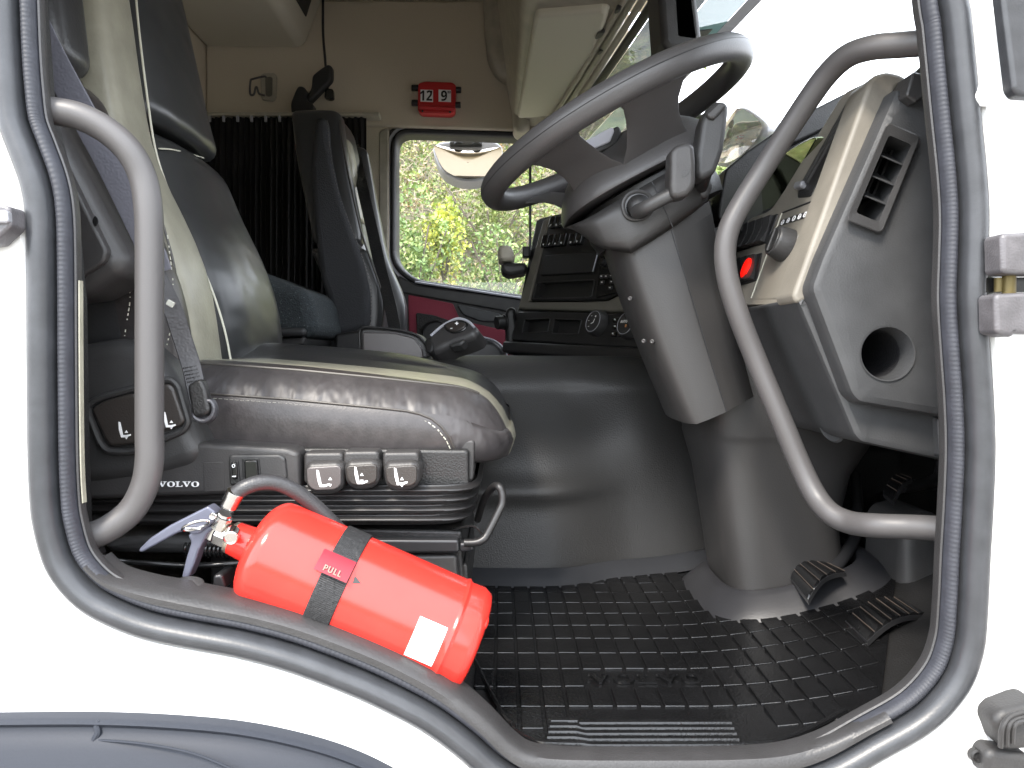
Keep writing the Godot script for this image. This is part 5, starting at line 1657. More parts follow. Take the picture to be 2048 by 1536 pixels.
# a side view of a seat with a small arrow, as printed on the levers
func seat_icon(c: Vector3, h: float, kind: int) -> Shape:
	var s := Shape.new()
	var f := func(x: float, y: float) -> Vector3: return c + Vector3(x * h, y * h, 0)
	s.slab(PackedVector3Array([f.call(-0.30, 0.5), f.call(-0.2, 0.46), f.call(-0.1, 0.0), f.call(-0.06, -0.22), f.call(-0.2, -0.22), f.call(-0.28, 0.1)]), Vector3(0, 0, 1), 0.0006)
	s.slab(PackedVector3Array([f.call(-0.2, -0.2), f.call(0.1, -0.22), f.call(0.34, -0.16), f.call(0.36, -0.24), f.call(0.1, -0.34), f.call(-0.16, -0.34)]), Vector3(0, 0, 1), 0.0006)
	var o: Vector2 = [Vector2(0.12, -0.1), Vector2(0.36, 0.0), Vector2(0.06, -0.04), Vector2(0.08, -0.1)][kind]
	for sg in [1.0, -1.0]:
		var b: float = o.y + 0.16 * sg - (0.1 if kind != 2 else 0.0)
		s.slab(PackedVector3Array([f.call(o.x - 0.09, b - 0.06 * sg), f.call(o.x + 0.09, b - 0.06 * sg), f.call(o.x, b + 0.08 * sg)]), Vector3(0, 0, 1), 0.0006)
	return s

func passenger_seat() -> void:
	var st := thing("passenger_chair", "black leather passenger seat with pale insert near the far door", "seat", V(-0.45, -0.4, 2.25))
	var nr := [[-0.12, -0.345, 2.03, 2.12], [0.06, -0.342, 2.03, 2.12], [0.12, -0.338, 2.03, 2.12], [0.18, -0.342, 2.03, 2.12], [0.24, -0.36, 2.03, 2.12], [0.305, -0.388, 2.03, 2.12]]
	part("lower_near_bolster", pad(nr, 0.16, 0.015, 0.004), M.leather, st, 60.0)
	nr = [[0.312, -0.402, 2.03, 2.12], [0.36, -0.405, 2.03, 2.12], [0.47, -0.428, 2.03, 2.12], [0.58, -0.448, 2.03, 2.12], [0.705, -0.466, 2.04, 2.13]]
	part("upper_near_bolster", pad(nr, 0.14, 0.02, 0.004), M.leather, st, 60.0)
	var sh := Shape.new().slab(at_depth(fillet([630, 224, 648, 225, 658, 250, 664, 310, 678, 380, 703, 455, 727, 525, 741, 580, 743, 655, 672, 670, 664, 625, 640, 560, 626, 450, 618, 330], 18, 4), 2.02), Vector3(0, 0, 1), 0.06, 0.02)
	part("side_cover", sh, M.passenger_cloth, st)
	var mid := [[-0.1, -0.36, 2.125, 2.40], [0.1, -0.36, 2.125, 2.40], [0.2, -0.372, 2.125, 2.40], [0.31, -0.41, 2.125, 2.40], [0.45, -0.438, 2.125, 2.40], [0.62, -0.465, 2.125, 2.40], [0.72, -0.485, 2.14, 2.38]]
	part("centre_panel", pad(mid, 0.1, 0.02, 0.010), M.leather, st, 60.0)
	var ci := [[0.40, -0.418, 2.135, 2.24], [0.50, -0.437, 2.135, 2.24], [0.60, -0.452, 2.14, 2.24], [0.655, -0.462, 2.15, 2.23]]
	part("cream_insert", pad(ci, 0.03, 0.012, 0.004), M.leather_cream, st, 60.0)
	var fr := [[-0.12, -0.335, 2.405, 2.5], [0.12, -0.325, 2.405, 2.5], [0.2, -0.335, 2.405, 2.5], [0.32, -0.385, 2.405, 2.5], [0.46, -0.415, 2.405, 2.49], [0.6, -0.44, 2.405, 2.48], [0.705, -0.46, 2.405, 2.47]]
	part("far_bolster", pad(fr, 0.16, 0.02, 0.004), M.leather, st, 60.0)
	part("piping", Shape.new().tube(along([680, 240, 2.045, 684, 280, 2.035, 695, 340, 2.03, 708, 400, 2.03, 718, 445, 2.03, 726, 475, 2.03, 745, 530, 2.03, 764, 585, 2.03, 768, 620, 2.03, 763, 655, 2.03]), 0.003, 8), M.piping_dark, st)
	part("stitching", stitches(along([655, 240, 2.012, 660, 300, 2.01, 675, 380, 2.01, 700, 450, 2.01, 730, 530, 2.01, 742, 580, 2.01, 741, 655, 2.01]), 0.0012, 0.006, 0.004), M.knob_light, st).set_meta("kind", "stuff")
	var cu := Shape.new().box(Transform3D(Basis(), V(-0.1, -0.08, 2.26)), Vector3(0.52, 0.14, 0.46), 0.05, 4)
	part("cushion", cu, M.leather, st)
	part("pedestal", Shape.new().box(Transform3D(Basis(), V(-0.25, -0.28, 2.26)), Vector3(0.45, 0.26, 0.36), 0.02), M.plastic_black, st)
	part("hinge_cover", Shape.new().slab(at_depth(fillet([668, 668, 720, 660, 730, 720, 668, 720], 8), 1.98), Vector3(0, 0, 1), 0.05, 0.01), M.plastic_black, st)
	var pb := thing("passenger_belt", "black seat belt running down beside the passenger seat", "seat belt", P(740, 450, 2.3))
	part("belt", strap([P(708, 292, 2.6), P(714, 325, 2.35), P(724, 370, 2.15), P(742, 450, 2.1), P(762, 540, 2.05), P(780, 610, 2.0), P(794, 680, 1.95)], 0.036, Vector3(1, 0.2, 0.25)), M.webbing, pb)
	part("upper_anchor", Shape.new().slab(at_depth(fillet([700, 280, 712, 286, 728, 300, 727, 318, 716, 322, 704, 312], 6), 2.62), Vector3(0, 0, 1), 0.05, 0.015), M.plastic_black, pb)

# a flat band: centre line, width, direction of the width
func strap(c: Array, w: float, across: Vector3, thick := 0.0014) -> Shape:
	var p := smooth3(PackedVector3Array(c), 8)
	var rows := []
	for i in p.size():
		var dir: Vector3 = (p[min(i + 1, p.size() - 1)] - p[max(i - 1, 0)]).normalized()
		var a := (across - dir * across.dot(dir)).normalized()
		var n := dir.cross(a) * thick
		rows.append(PackedVector3Array([p[i] - a * w / 2 - n * 0.3, p[i] - a * w * 0.46 - n, p[i] + a * w * 0.46 - n, p[i] + a * w / 2 - n * 0.3, p[i] + a * w / 2 + n * 0.3, p[i] + a * w * 0.46 + n, p[i] - a * w * 0.46 + n, p[i] - a * w / 2 + n * 0.3]))
	return Shape.new().loft(rows, true, true)

# ---------------------------------------------------------------- steering
func steering() -> void:
	var c := V(0.174, 0.344, 1.1)
	var u := Vector3(0.8905, 0.4545, 0)
	var n := Vector3(-0.4545, 0.8905, 0)
	var z := Vector3(0, 0, 1)
	var w := func(a: float, b: float, e: float) -> Vector3: return c + u * a + n * b + z * e
	var sw := thing("steering_wheel", "large dark grey four-spoke steering wheel, tilted nearly flat", "steering wheel", c)
	var ring := PackedVector3Array()
	var seam := PackedVector3Array()
	for k in 120:
		var a := TAU * k / 120
		ring.append(w.call(-cos(a) * 0.209, 0.0, sin(a) * 0.209))
		seam.append(w.call(-cos(a) * 0.2262, 0.002, sin(a) * 0.2262))
	part("rim", Shape.new().tube(ring, 0.0178, 20, true, 1.08, n), M.wheel_plastic, sw, 60.0)
	part("rim_seam", Shape.new().tube(seam, 0.0008, 6, true), M.plastic_black, sw)
	for a in [51.0, 95.0, -51.0, -95.0]:
		var th := deg_to_rad(a)
		var rad := u * -cos(th) + z * sin(th)
		var tan := u * sin(th) + z * cos(th)
		var rows := []
		var slim := 0.84 if absf(a) < 60 else 1.0
		for q in [[0.210, -0.004, 0.066, 0.012], [0.201, -0.010, 0.055, 0.013], [0.188, -0.018, 0.045, 0.012], [0.165, -0.030, 0.040, 0.011], [0.145, -0.045, 0.040, 0.011], [0.13, -0.060, 0.044, 0.012], [0.115, -0.074, 0.052, 0.014], [0.10, -0.084, 0.062, 0.016]]:
			var row := PackedVector3Array()
			var cc: Vector3 = c + rad * q[0] + n * q[1]
			var ax := (n * 0.75 + rad * 0.66).normalized()
			for k in 28:
				var t := TAU * k / 28
				row.append(cc + tan * (slim * q[2] * signf(cos(t)) * pow(absf(cos(t)), 0.75)) + ax * (q[3] * signf(sin(t)) * pow(absf(sin(t)), 0.75)))
			rows.append(row)
		part("spoke", Shape.new().loft(rows, true, true), M.wheel_plastic, sw, 70.0)
	var rows := []
	for q in [[-0.097, 0.122, 0.122], [-0.094, 0.130, 0.128], [-0.088, 0.131, 0.129], [-0.074, 0.125, 0.123], [-0.06, 0.116, 0.114], [-0.045, 0.103, 0.102], [-0.034, 0.09, 0.091], [-0.026, 0.08, 0.084], [-0.022, 0.07, 0.074]]:
		var row := PackedVector3Array()
		for k in 56:
			var t := TAU * k / 56
			row.append(w.call(q[1] * signf(cos(t)) * pow(absf(cos(t)), 0.7), q[0], -q[2] * signf(sin(t)) * pow(absf(sin(t)), 0.7)))
		rows.append(row)
	part("hub", Shape.new().loft(rows, true, true), M.wheel_plastic, sw, 50.0)
	var hp := part("horn_rim", Shape.new().slab(at_depth(fillet([1150, 296, 1216, 260, 1238, 250, 1244, 262, 1232, 292, 1160, 322], 5), 1.008), z, 0.1, 0.004), M.plastic_black, sw)
	part("pale_insert", Shape.new().slab(at_depth(fillet([1150, 292, 1214, 258, 1226, 253, 1229, 262, 1220, 284, 1152, 312], 4), 1.005), z, 0.006, 0.002), M.silver_plastic, hp)
	# column
	var co := thing("steering_column", "grey steering column shroud with two control stalks", "steering column", V(0.28, -0.1, 1.08))
	part("column_neck", Shape.new().lathe(frame(w.call(0.0, -0.16, 0.0), n, z), [0.0, 0.0, 0.104, 0.0, 0.108, 0.02, 0.104, 0.058, 0.098, 0.062, 0.0, 0.062], 40), M.plastic_black, co)
	var head_rows := []
	for k in 9:
		var t := k / 8.0
		var row := PackedVector3Array()
		var inn := 0.010 * pow(absf(t - 0.5) * 2.0, 6.0)
		for q in [[1178, 470, 1130, 455, 1.21], [1178, 470, 1130, 455, 1.10], [1190, 490, 1140, 452, 1.03], [1203, 496, 1160, 444, 0.998], [1222, 501, 1190, 428, 0.978], [1262, 507, 1240, 398, 0.968], [1304, 482, 1290, 370, 0.965], [1346, 455, 1338, 342, 0.966], [1380, 430, 1374, 333, 0.973], [1402, 413, 1400, 340, 0.985], [1414, 404, 1424, 368, 1.01], [1416, 402, 1424, 368, 1.21]]:
			row.append(P(lerp(float(q[0]), float(q[2]), t), lerp(float(q[1]), float(q[3]), t), q[4] + inn))
		head_rows.append(row)
	part("head_shell", Shape.new().loft(head_rows, true, true), M.column_plastic, co, 75.0)
	var shroud_rows := []
	for k in 17:
		var t := k / 16.0
		var row := PackedVector3Array()
		for q in [[1200, 486, 1330, 826, 1.24], [1202, 486, 1331, 829, 1.16], [1206, 490, 1336, 833, 1.10], [1213, 494, 1344, 837, 1.055], [1226, 498, 1357, 842, 1.018], [1248, 501, 1374, 847, 0.994], [1270, 500, 1394, 848, 0.985], [1304, 478, 1420, 838, 0.983], [1344, 455, 1452, 824, 0.984], [1346, 454, 1454, 823, 0.9845], [1384, 425, 1484, 806, 0.995], [1418, 402, 1507, 793, 1.008], [1420, 400, 1509, 792, 1.2]]:
			var bow := sin(PI * t) * 5.0
			row.append(P(lerp(float(q[0]), float(q[2]), t) - bow, lerp(float(q[1]), float(q[3]), t), q[4]))
		shroud_rows.append(row)
	part("lower_shroud", Shape.new().loft(shroud_rows, true, true), M.column_plastic, co, 48.0)
	var sm := along([1342, 458, 0.9835, 1368, 545, 0.9835, 1397, 640, 0.9835, 1425, 735, 0.9835, 1453, 823, 0.9835], 4)
	part("shroud_seam", Shape.new().tube(sm, 0.0007, 6), M.seal_black, co)
	part("head_seam", Shape.new().tube(along([1303, 362, 0.966, 1312, 380, 0.9652, 1330, 420, 0.9652, 1346, 455, 0.966], 4), 0.0007, 6), M.seal_black, co)
	for q in [[1260, 597], [1287, 682], [1304, 683]]:
		part("screw", Shape.new().lathe(frame(P(q[0], q[1], 0.992), Vector3(-0.5, 0, 1)), [0.003, -0.004, 0.003, 0.001, 0.002, 0.0015, 0.0, 0.0005], 10), M.plastic_warm, co)
	# stalk sockets and stalks
	var sb := smooth2([1246, 408, 1256, 390, 1275, 383, 1295, 388, 1306, 405, 1300, 425, 1282, 437, 1262, 438, 1250, 428], 4)
	part("socket_rim", Shape.new().tube(at_depth(sb, 0.965), 0.003, 8, true), M.column_plastic, co)
	part("socket", Shape.new().slab(at_depth(sb, 0.9646), z, 0.01, 0.002), M.gloss_black, co)
	part("stalk_boot", Shape.new().lathe(frame(P(1278, 414, 0.963), Vector3(0.3, 0.1, 1)), [0.017, 0.0, 0.016, 0.006, 0.011, 0.013, 0.0, 0.016], 20), M.plastic_black, co, 60.0)
	part("stalk_arm", Shape.new().tube(along([1272, 424, 0.955, 1290, 416, 0.93, 1320, 400, 0.92, 1352, 384, 0.915], 4), [0.0085, 0.0085, 0.0085, 0.0085, 0.0082, 0.008, 0.008, 0.008, 0.008, 0.008, 0.008, 0.008, 0.008], 12, false, 1.15), M.plastic, co)
	var s1 := part("stalk_paddle", Shape.new().slab(at_depth(fillet([1342, 300, 1354, 288, 1376, 282, 1390, 290, 1393, 330, 1392, 372, 1376, 392, 1344, 398, 1340, 370], 9, 5), 0.90), z, 0.028, 0.007, 4), M.plastic_warm, co, 50.0)
	part("stalk_symbol", Shape.new().slab(at_depth(pts2([1364, 342, 1382, 338, 1376, 350, 1364, 356]), 0.8996), z, 0.001, 0.0003), M.plastic, s1)
	var s2 := part("stalk_paddle", Shape.new().slab(at_depth(fillet([1404, 240, 1416, 214, 1434, 200, 1458, 204, 1458, 225, 1448, 300, 1432, 345, 1400, 362, 1392, 340, 1395, 300], 8, 5), 0.935), z, 0.03, 0.007, 4), M.plastic, co, 50.0)
	part("stalk_cap", Shape.new().slab(at_depth(fillet([1413, 227, 1438, 203, 1455, 206, 1452, 214, 1430, 238, 1418, 236], 4), 0.929), z, 0.02, 0.003), M.plastic_warm, s2)
	part("stalk_arm", Shape.new().tube(along([1402, 376, 0.99, 1408, 355, 0.96, 1420, 320, 0.945], 4), 0.009, 10), M.plastic_black, co)
	part("stalk_cup", Shape.new().slab(at_depth(fillet([1380, 372, 1405, 350, 1422, 352, 1428, 372, 1415, 398, 1386, 392], 8), 0.985), z, 0.05, 0.006), M.plastic, co)
	part("column_bracket", Shape.new().slab(at_depth(fillet([1406, 470, 1412, 462, 1470, 440, 1480, 600, 1450, 560, 1420, 556, 1406, 530], 6), 1.03), z, 0.1, 0.01), M.plastic, co)
	part("ignition_barrel", Shape.new().lathe(frame(P(1423, 530, 1.02), Vector3(-0.4, -0.2, 1)), [0.0, -0.02, 0.02, -0.02, 0.021, 0.006, 0.018, 0.012, 0.0, 0.012], 24), M.gloss_black, co)
	part("adjust_knob", Shape.new().tube(along([1500, 798, 1.06, 1508, 812, 1.06, 1522, 826, 1.06], 3), 0.010, 10), M.gloss_black, co)

# a curved pedal plate whose rubber face is divided into bars
func pedal(called: String, label: String, a: Vector3, b: Vector3, c: Vector3, d: Vector3, bars: int, bulge: Vector3, arm: Array) -> void:
	var o := thing(called, label, "pedal", arm[arm.size() - 1], "foot pedals")
	var f := func(s: float, t: float, h: float) -> Vector3:
		var nn := (b - a).cross(d - a).normalized()
		if nn.y < 0:
			nn = -nn
		return a.lerp(b, s).lerp(d.lerp(c, s), t) + bulge * sin(PI * clamp(s, 0, 1)) + nn * h
	var top := []
	var bot := []
	for i in 13:
		var s := i / 12.0
		top.append(PackedVector3Array([f.call(s, 0.0, -0.006), f.call(s, 0.0, 0.0), f.call(s, 1.0, 0.0), f.call(s, 1.0, -0.006)]))
	part("plate", Shape.new().loft(top, true, true), M.dark_metal, o)
	for k in bars:
		var rows := []
		for i in 4:
			var s := (k + 0.06 + 0.88 * i / 3.0) / bars
			var h: float = 0.003 if i == 1 or i == 2 else 0.0012
			rows.append(PackedVector3Array([f.call(s, 0.02, 0.0), f.call(s, 0.04, h), f.call(s, 0.96, h), f.call(s, 0.98, 0.0)]))
		part("rubber_bar", Shape.new().loft(rows, true, true), M.mat_rubber, o, 30.0)
		var ln := PackedVector3Array([f.call((k + 0.98) / bars, 0.03, 0.0022), f.call((k + 0.98) / bars, 0.97, 0.0022)])
		part("worn_edge", Shape.new().tube(ln, 0.0006, 5), M.pedal_edge, o)
	part("arm", Shape.new().tube(smooth3(PackedVector3Array(arm), 5), 0.009, 10), M.dark_metal, o)

func pedals() -> void:
	pedal("brake_pedal", "ribbed brake pedal standing beside the column foot", P(1580, 1156, 1.03), P(1637, 1119, 1.06), P(1692, 1145, 0.99), P(1616, 1202, 0.96), 5, Vector3(-0.006, 0.012, 0.004), [P(1650, 1155, 1.02), P(1690, 1110, 1.05), P(1715, 1050, 1.12), P(1710, 950, 1.2)])
	pedal("accelerator_pedal", "wide ribbed accelerator pedal low by the door frame", P(1690, 1242, 0.93), P(1804, 1196, 0.97), P(1858, 1231, 0.90), P(1735, 1283, 0.86), 7, Vector3(-0.004, 0.012, 0.002), [P(1800, 1235, 0.93), P(1830, 1270, 0.95), P(1860, 1280, 1.0), P(1850, 1220, 1.05)])
	pedal("upper_pedal", "small worn pedal hanging under the dashboard", P(1765, 988, 1.02), P(1802, 950, 1.05), P(1824, 958, 1.02), P(1786, 1003, 0.99), 4, Vector3(-0.002, 0.008, 0.003), [P(1800, 975, 1.03), P(1840, 968, 1.08), P(1880, 950, 1.12), P(1880, 880, 1.14)])
	var bl := thing("pedal_spring", "dark ribbed bellows tube beneath the accelerator pedal", "bellows", P(1840, 1275, 0.9))
	var s := Shape.new()
	for k in 6:
		s.lathe(frame(P(1790 + k * 13, 1252 + k * 5 + (k - 2) * (k - 2) * 0.8, 0.90), Vector3(1, -0.5, 0)), [0.006, -0.004, 0.011, -0.002, 0.011, 0.002, 0.006, 0.004], 14)
	part("ribbed_tube", s, M.gloss_black, bl)
	var tw := Shape.new()
	tw.slab(at_depth(fillet([1640, 890, 1900, 900, 1900, 1300, 1800, 1240, 1740, 1210, 1690, 1160, 1640, 1100], 10), 1.30), Vector3(0, 0, 1), 0.1, 0.01)
	struct("toe_board", tw, M.plastic_black, "dark toe board behind the pedals")
	var kick := Shape.new().slab(at_depth(fillet([1810, 1040, 1900, 1020, 1900, 1330, 1820, 1230, 1804, 1170], 10), 0.98), Vector3(0, 0, 1), 0.1, 0.02)
	struct("kick_panel", kick, M.plastic, "dark side panel below the dashboard beside the door frame")

# ---------------------------------------------------------------- handles
func handles() -> void:
	var lh := thing("rear_grab_handle", "thick bent grey grab handle in front of the driver's seat back", "grab handle", P(160, 1080, 0.7))
	part("bar", Shape.new().tube(along([40, 214, 0.70, 80, 219, 0.70, 120, 224, 0.702, 165, 235, 0.705, 215, 262, 0.71, 258, 302, 0.715, 286, 355, 0.72, 297, 420, 0.72, 299, 500, 0.72, 299, 700, 0.72, 299, 860, 0.72, 299, 920, 0.72, 290, 970, 0.72, 265, 1018, 0.718, 225, 1052, 0.712, 185, 1071, 0.706, 150, 1080, 0.70, 110, 1088, 0.69], 6), 0.0136, 20), M.handle, lh, 70.0)
	var rh := thing("front_grab_handle", "long angled grey grab handle across the dashboard end", "grab handle", P(1885, 1057, 0.75))
	part("bar", Shape.new().tube(along([1920, 80, 0.74, 1860, 85, 0.75, 1800, 90, 0.77, 1745, 95, 0.79, 1695, 112, 0.815, 1655, 148, 0.84, 1620, 195, 0.86, 1580, 255, 0.88, 1530, 332, 0.90, 1487, 400, 0.905, 1460, 452, 0.905, 1450, 500, 0.905, 1455, 555, 0.905, 1475, 625, 0.905, 1510, 715, 0.905, 1560, 835, 0.895, 1600, 930, 0.885, 1630, 990, 0.87, 1660, 1026, 0.85, 1700, 1045, 0.83, 1750, 1051, 0.80, 1820, 1054, 0.78, 1880, 1057, 0.76, 1930, 1058, 0.74], 6), 0.0136, 20), M.handle, rh, 70.0)
	# driver's belt
	var sb := thing("driver_belt", "grey seat belt slung diagonally beside the driver's seat back", "seat belt", P(405, 830, 0.84))
	part("upper_webbing", strap([P(35, -30, 0.80), P(91, 90, 0.80), P(147, 195, 0.803), P(205, 300, 0.808), P(258, 406, 0.814), P(302, 500, 0.82), P(318, 545, 0.824)], 0.032, Vector3(1, -0.35, 0.0)), M.webbing_grey, sb)
	part("lower_webbing", strap([P(300, 525, 0.825), P(325, 575, 0.826), P(347, 622, 0.828), P(366, 680, 0.83), P(382, 730, 0.83), P(391, 770, 0.826), P(398, 800, 0.82), P(404, 822, 0.818)], 0.021, Vector3(1, -0.2, -0.3)), M.webbing_belt, sb)
	part("stop_button", Shape.new().box(Transform3D(Basis(Vector3(0, 0, 1), -0.5), P(341, 607, 0.818)), Vector3(0.009, 0.007, 0.004), 0.0015), M.lens, sb)
	var stq := Shape.new()
	for k in 5:
		stq.append_rows(P(366 + k * 2.0, 738 + k * 7, 0.812), P(396 + k * 2.0, 732 + k * 7, 0.818))
	part("stitched_patch", stq, M.plastic_black, sb)
	part("buckle_sleeve", Shape.new().slab(at_depth(fillet([374, 770, 402, 756, 412, 780, 420, 822, 412, 832, 384, 836, 378, 800], 6), 0.812), Vector3(0, 0, 1), 0.01, 0.004), M.plastic_black, sb)
	part("anchor_plate", Shape.new().slab(at_depth(fillet([378, 822, 405, 800, 425, 796, 434, 815, 430, 838, 410, 850, 390, 846], 9), 0.822), Vector3(0, 0, 1), 0.006, 0.002), M.anchor_metal, sb)
	part("anchor_ring", Shape.new().tube(at_depth(smooth2([388, 832, 402, 808, 420, 802, 428, 816, 422, 834, 405, 842], 4), 0.815), 0.0026, 8, true), M.anchor_metal, sb)
	var rt := thing("belt_retractor", "dark grey plastic housing behind the rear grab handle", "belt housing", P(180, 560, 0.79))
	part("cover", Shape.new().slab(at_depth(fillet([20, 150, 60, 150, 108, 238, 250, 518, 240, 548, 160, 592, 20, 610], 16, 5), 0.785), Vector3(0, 0, 1), 0.07, 0.02, 5), M.plastic_warm, rt)
	part("face_panel", Shape.new().slab(at_depth(fillet([20, 160, 60, 192, 214, 502, 208, 524, 140, 566, 20, 580], 12, 5), 0.777), Vector3(0, 0, 1), 0.02, 0.0035), M.plastic_warm, rt)
	for q in [[190, 442, 5, 10], [151, 494, 8, 15]]:
		part("screw_hole", Shape.new().slab(at_depth(smooth2([q[0] - q[2], q[1], q[0], q[1] - q[3], q[0] + q[2], q[1], q[0], q[1] + q[3]], 5), 0.7764), Vector3(0, 0, 1), 0.002), M.gloss_black, rt)

# ---------------------------------------------------------------- fire extinguisher
func extinguisher() -> void:
	var a := P(500, 1090, 0.735)
	var b := P(944, 1284, 0.735)
	var ax := (b - a).normalized()
	var L := a.distance_to(b)
	var z := Vector3(0, 0, 1)
	var perp := z.cross(ax).normalized()
	var fx := frame(a, ax, z)
	var ex := thing("fire_extinguisher", "red fire extinguisher lying strapped along the door sill", "fire extinguisher", a.lerp(b, 0.5) - Vector3(0, 0.055, 0))
	var R := 0.0555
	var prof := [0.0, -0.018, 0.017, -0.018, 0.018, -0.005, 0.0185, 0.0]
	for k in 9:
		var t := PI / 2 * k / 8
		prof += [0.022 + (R - 0.022) * sin(t), 0.024 - 0.022 * cos(t)]
	prof += [R, L - 0.030, R + 0.0006, L - 0.028, R + 0.0016, L - 0.026, R + 0.0006, L - 0.024, R - 0.001, L - 0.022, R - 0.0005, L - 0.008, R - 0.004, L, R - 0.011, L + 0.003, 0.0, L + 0.003]
	part("cylinder", Shape.new().lathe(fx, prof, 64), M.red_paint, ex, 50.0)
	for q in [0.3, -0.6]:
		part("foot_stud", Shape.new().lathe(Transform3D(fx.basis, b + perp * q * R * -1.0 + z * 0.03), [0.008, 0.0, 0.007, 0.002, 0.004, 0.0035, 0.0, 0.004], 14), M.red_paint, ex)
	# sticker wrapped on the shell
	var stk := Shape.new()
	var rows := []
	for i in 9:
		var an: float = lerp(-0.42, 0.30, i / 8.0)
		var dir := z * cos(an) - perp * sin(an)
		rows.append(PackedVector3Array([a + ax * (L - 0.062) + dir * (R + 0.0004), a + ax * (L - 0.033) + dir * (R + 0.0004)]))
	stk.loft(rows, false)
	part("white_sticker", stk, M.white_print, ex)
	var tri := Shape.new()
	for q in [[0.116, 0.63]]:
		var mid: Vector3 = a + ax * q[0]
		var dd := func(an: float, s: float) -> Vector3: return mid + ax * s + (z * cos(an) + perp * sin(an)) * (R + 0.0003)
		tri.tri(dd.call(0.46, 0.0), dd.call(0.60, -0.001), dd.call(0.52, 0.008))
	part("warning_mark", tri, M.black_print, ex)
	# valve
	part("neck_ring", Shape.new().lathe(frame(a - ax * 0.018, -ax, z), [0.0155, -0.002, 0.0165, 0.0, 0.0165, 0.003, 0.0145, 0.005, 0.0, 0.005], 28), M.brass_pale, ex)
	part("valve_nut", Shape.new().lathe(frame(a - ax * 0.022, -ax, z), [0.0135, 0.0, 0.014, 0.001, 0.014, 0.013, 0.0125, 0.015, 0.0, 0.015], 8), M.chrome, ex, 20.0)
	var vb := a - ax * 0.034
	part("valve_body", Shape.new().box(Transform3D(Basis(ax, -perp, z), vb - ax * 0.004 - perp * -0.006), Vector3(0.016, 0.034, 0.018), 0.003, 2), M.chrome, ex)
	part("gauge", Shape.new().lathe(frame(P(462, 1074, 0.708), Vector3(0.2, -0.3, 1)), [0.0, -0.01, 0.0075, -0.01, 0.0075, 0.002, 0.0065, 0.003, 0.006, 0.001, 0.0, 0.001], 20), M.chrome, ex)
	var o0 := P(436, 1056, 0.725)
	var o1 := P(464, 1000, 0.722)
	part("outlet", Shape.new().lathe(frame(o0, o1 - o0, z), [0.0, 0.0, 0.008, 0.0, 0.008, 0.010, 0.0095, 0.010, 0.0095, 0.014, 0.007, 0.015, 0.007, 0.017, 0.0, 0.017], 8), M.chrome, ex, 20.0)
	part("ferrule", Shape.new().lathe(frame(o1 - (o1 - o0) * 0.25, o1 - o0, z), [0.0, 0.0, 0.0078, 0.0, 0.009, 0.002, 0.009, 0.012, 0.0095, 0.013, 0.0095, 0.018, 0.008, 0.019, 0.0, 0.019], 24), M.chrome, ex)
	part("hose", Shape.new().tube(along([462, 1003, 0.722, 470, 990, 0.722, 490, 975, 0.723, 522, 965, 0.728, 555, 967, 0.735, 590, 982, 0.742, 625, 1008, 0.75, 655, 1036, 0.757, 675, 1056, 0.762, 700, 1080, 0.77], 6), 0.0080, 14), M.hose, ex)
	# squeeze levers
	var up := fillet([276, 1100, 268, 1108, 274, 1110, 300, 1096, 355, 1066, 372, 1062, 384, 1070, 398, 1068, 420, 1050, 434, 1036, 430, 1024, 416, 1012, 404, 1018, 340, 1050, 300, 1076], 5, 4)
	part("upper_lever", Shape.new().slab(at_depth(up, 0.716), z, 0.016, 0.002), M.lever_paint, ex)
	var dn := fillet([374, 1070, 392, 1060, 432, 1048, 430, 1056, 416, 1066, 398, 1100, 388, 1130, 376, 1158, 362, 1158, 372, 1116, 382, 1084], 5, 4)
	part("lower_lever", Shape.new().slab(at_depth(dn, 0.720), z, 0.016, 0.002), M.lever_paint, ex)
	part("pivot_pin", Shape.new().lathe(frame(P(426, 1032, 0.716), z), [0.0035, -0.01, 0.0035, 0.0015, 0.003, 0.002, 0.0015, 0.0012, 0.0, 0.0012], 16), M.chrome, ex)
	var rg := PackedVector3Array()
	for k in 28:
		var t := TAU * k / 28
		rg.append(P(391, 1051, 0.709) + (ax.rotated(z, 0.75) * cos(t) * 0.0135 + (z.cross(ax.rotated(z, 0.75)) * 0.32 + z * 0.5) * sin(t) * 0.0125))
	part("safety_ring", Shape.new().tube(rg, 0.0013, 8, true), M.chrome, ex)
	part("safety_pin", Shape.new().tube(PackedVector3Array([P(372, 1056, 0.712), P(402, 1058, 0.71)]), 0.0012, 8), M.chrome, ex)
	# strap and its pull tab
	var st := thing("retaining_strap", "black webbing strap with red PULL tab round the fire extinguisher", "strap", a.lerp(b, 0.4))
	var c0 := a + ax * 0.098
	var rws := []
	for k in 41:
		var an := TAU * k / 40
		var dir := z * cos(an) + perp * sin(an)
		var sk := ax * (0.0 * sin(an))
		rws.append(PackedVector3Array([c0 + sk + dir * (R + 0.0003) - ax * 0.0135, c0 + sk + dir * (R + 0.0018) - ax * 0.013, c0 + sk + dir * (R + 0.0018) + ax * 0.013, c0 + sk + dir * (R + 0.0003) + ax * 0.0135]))
	part("webbing", Shape.new().loft(rws, false), M.webbing, st, 30.0)
	var wv := Shape.new()
	for k in 90:
		var an := -1.2 + 2.9 * k / 90.0
		var dir := z * cos(an) - perp * sin(an)
		var sk := ax * (0.0 * sin(an))
		wv.tube(PackedVector3Array([c0 + sk + dir * (R + 0.0018) - ax * 0.0125, c0 + sk + dir * (R + 0.0018) + ax * 0.0125]), 0.0005, 5)
	part("weave_ribs", wv, M.webbing, st).set_meta("kind", "stuff")
	var tabr := []
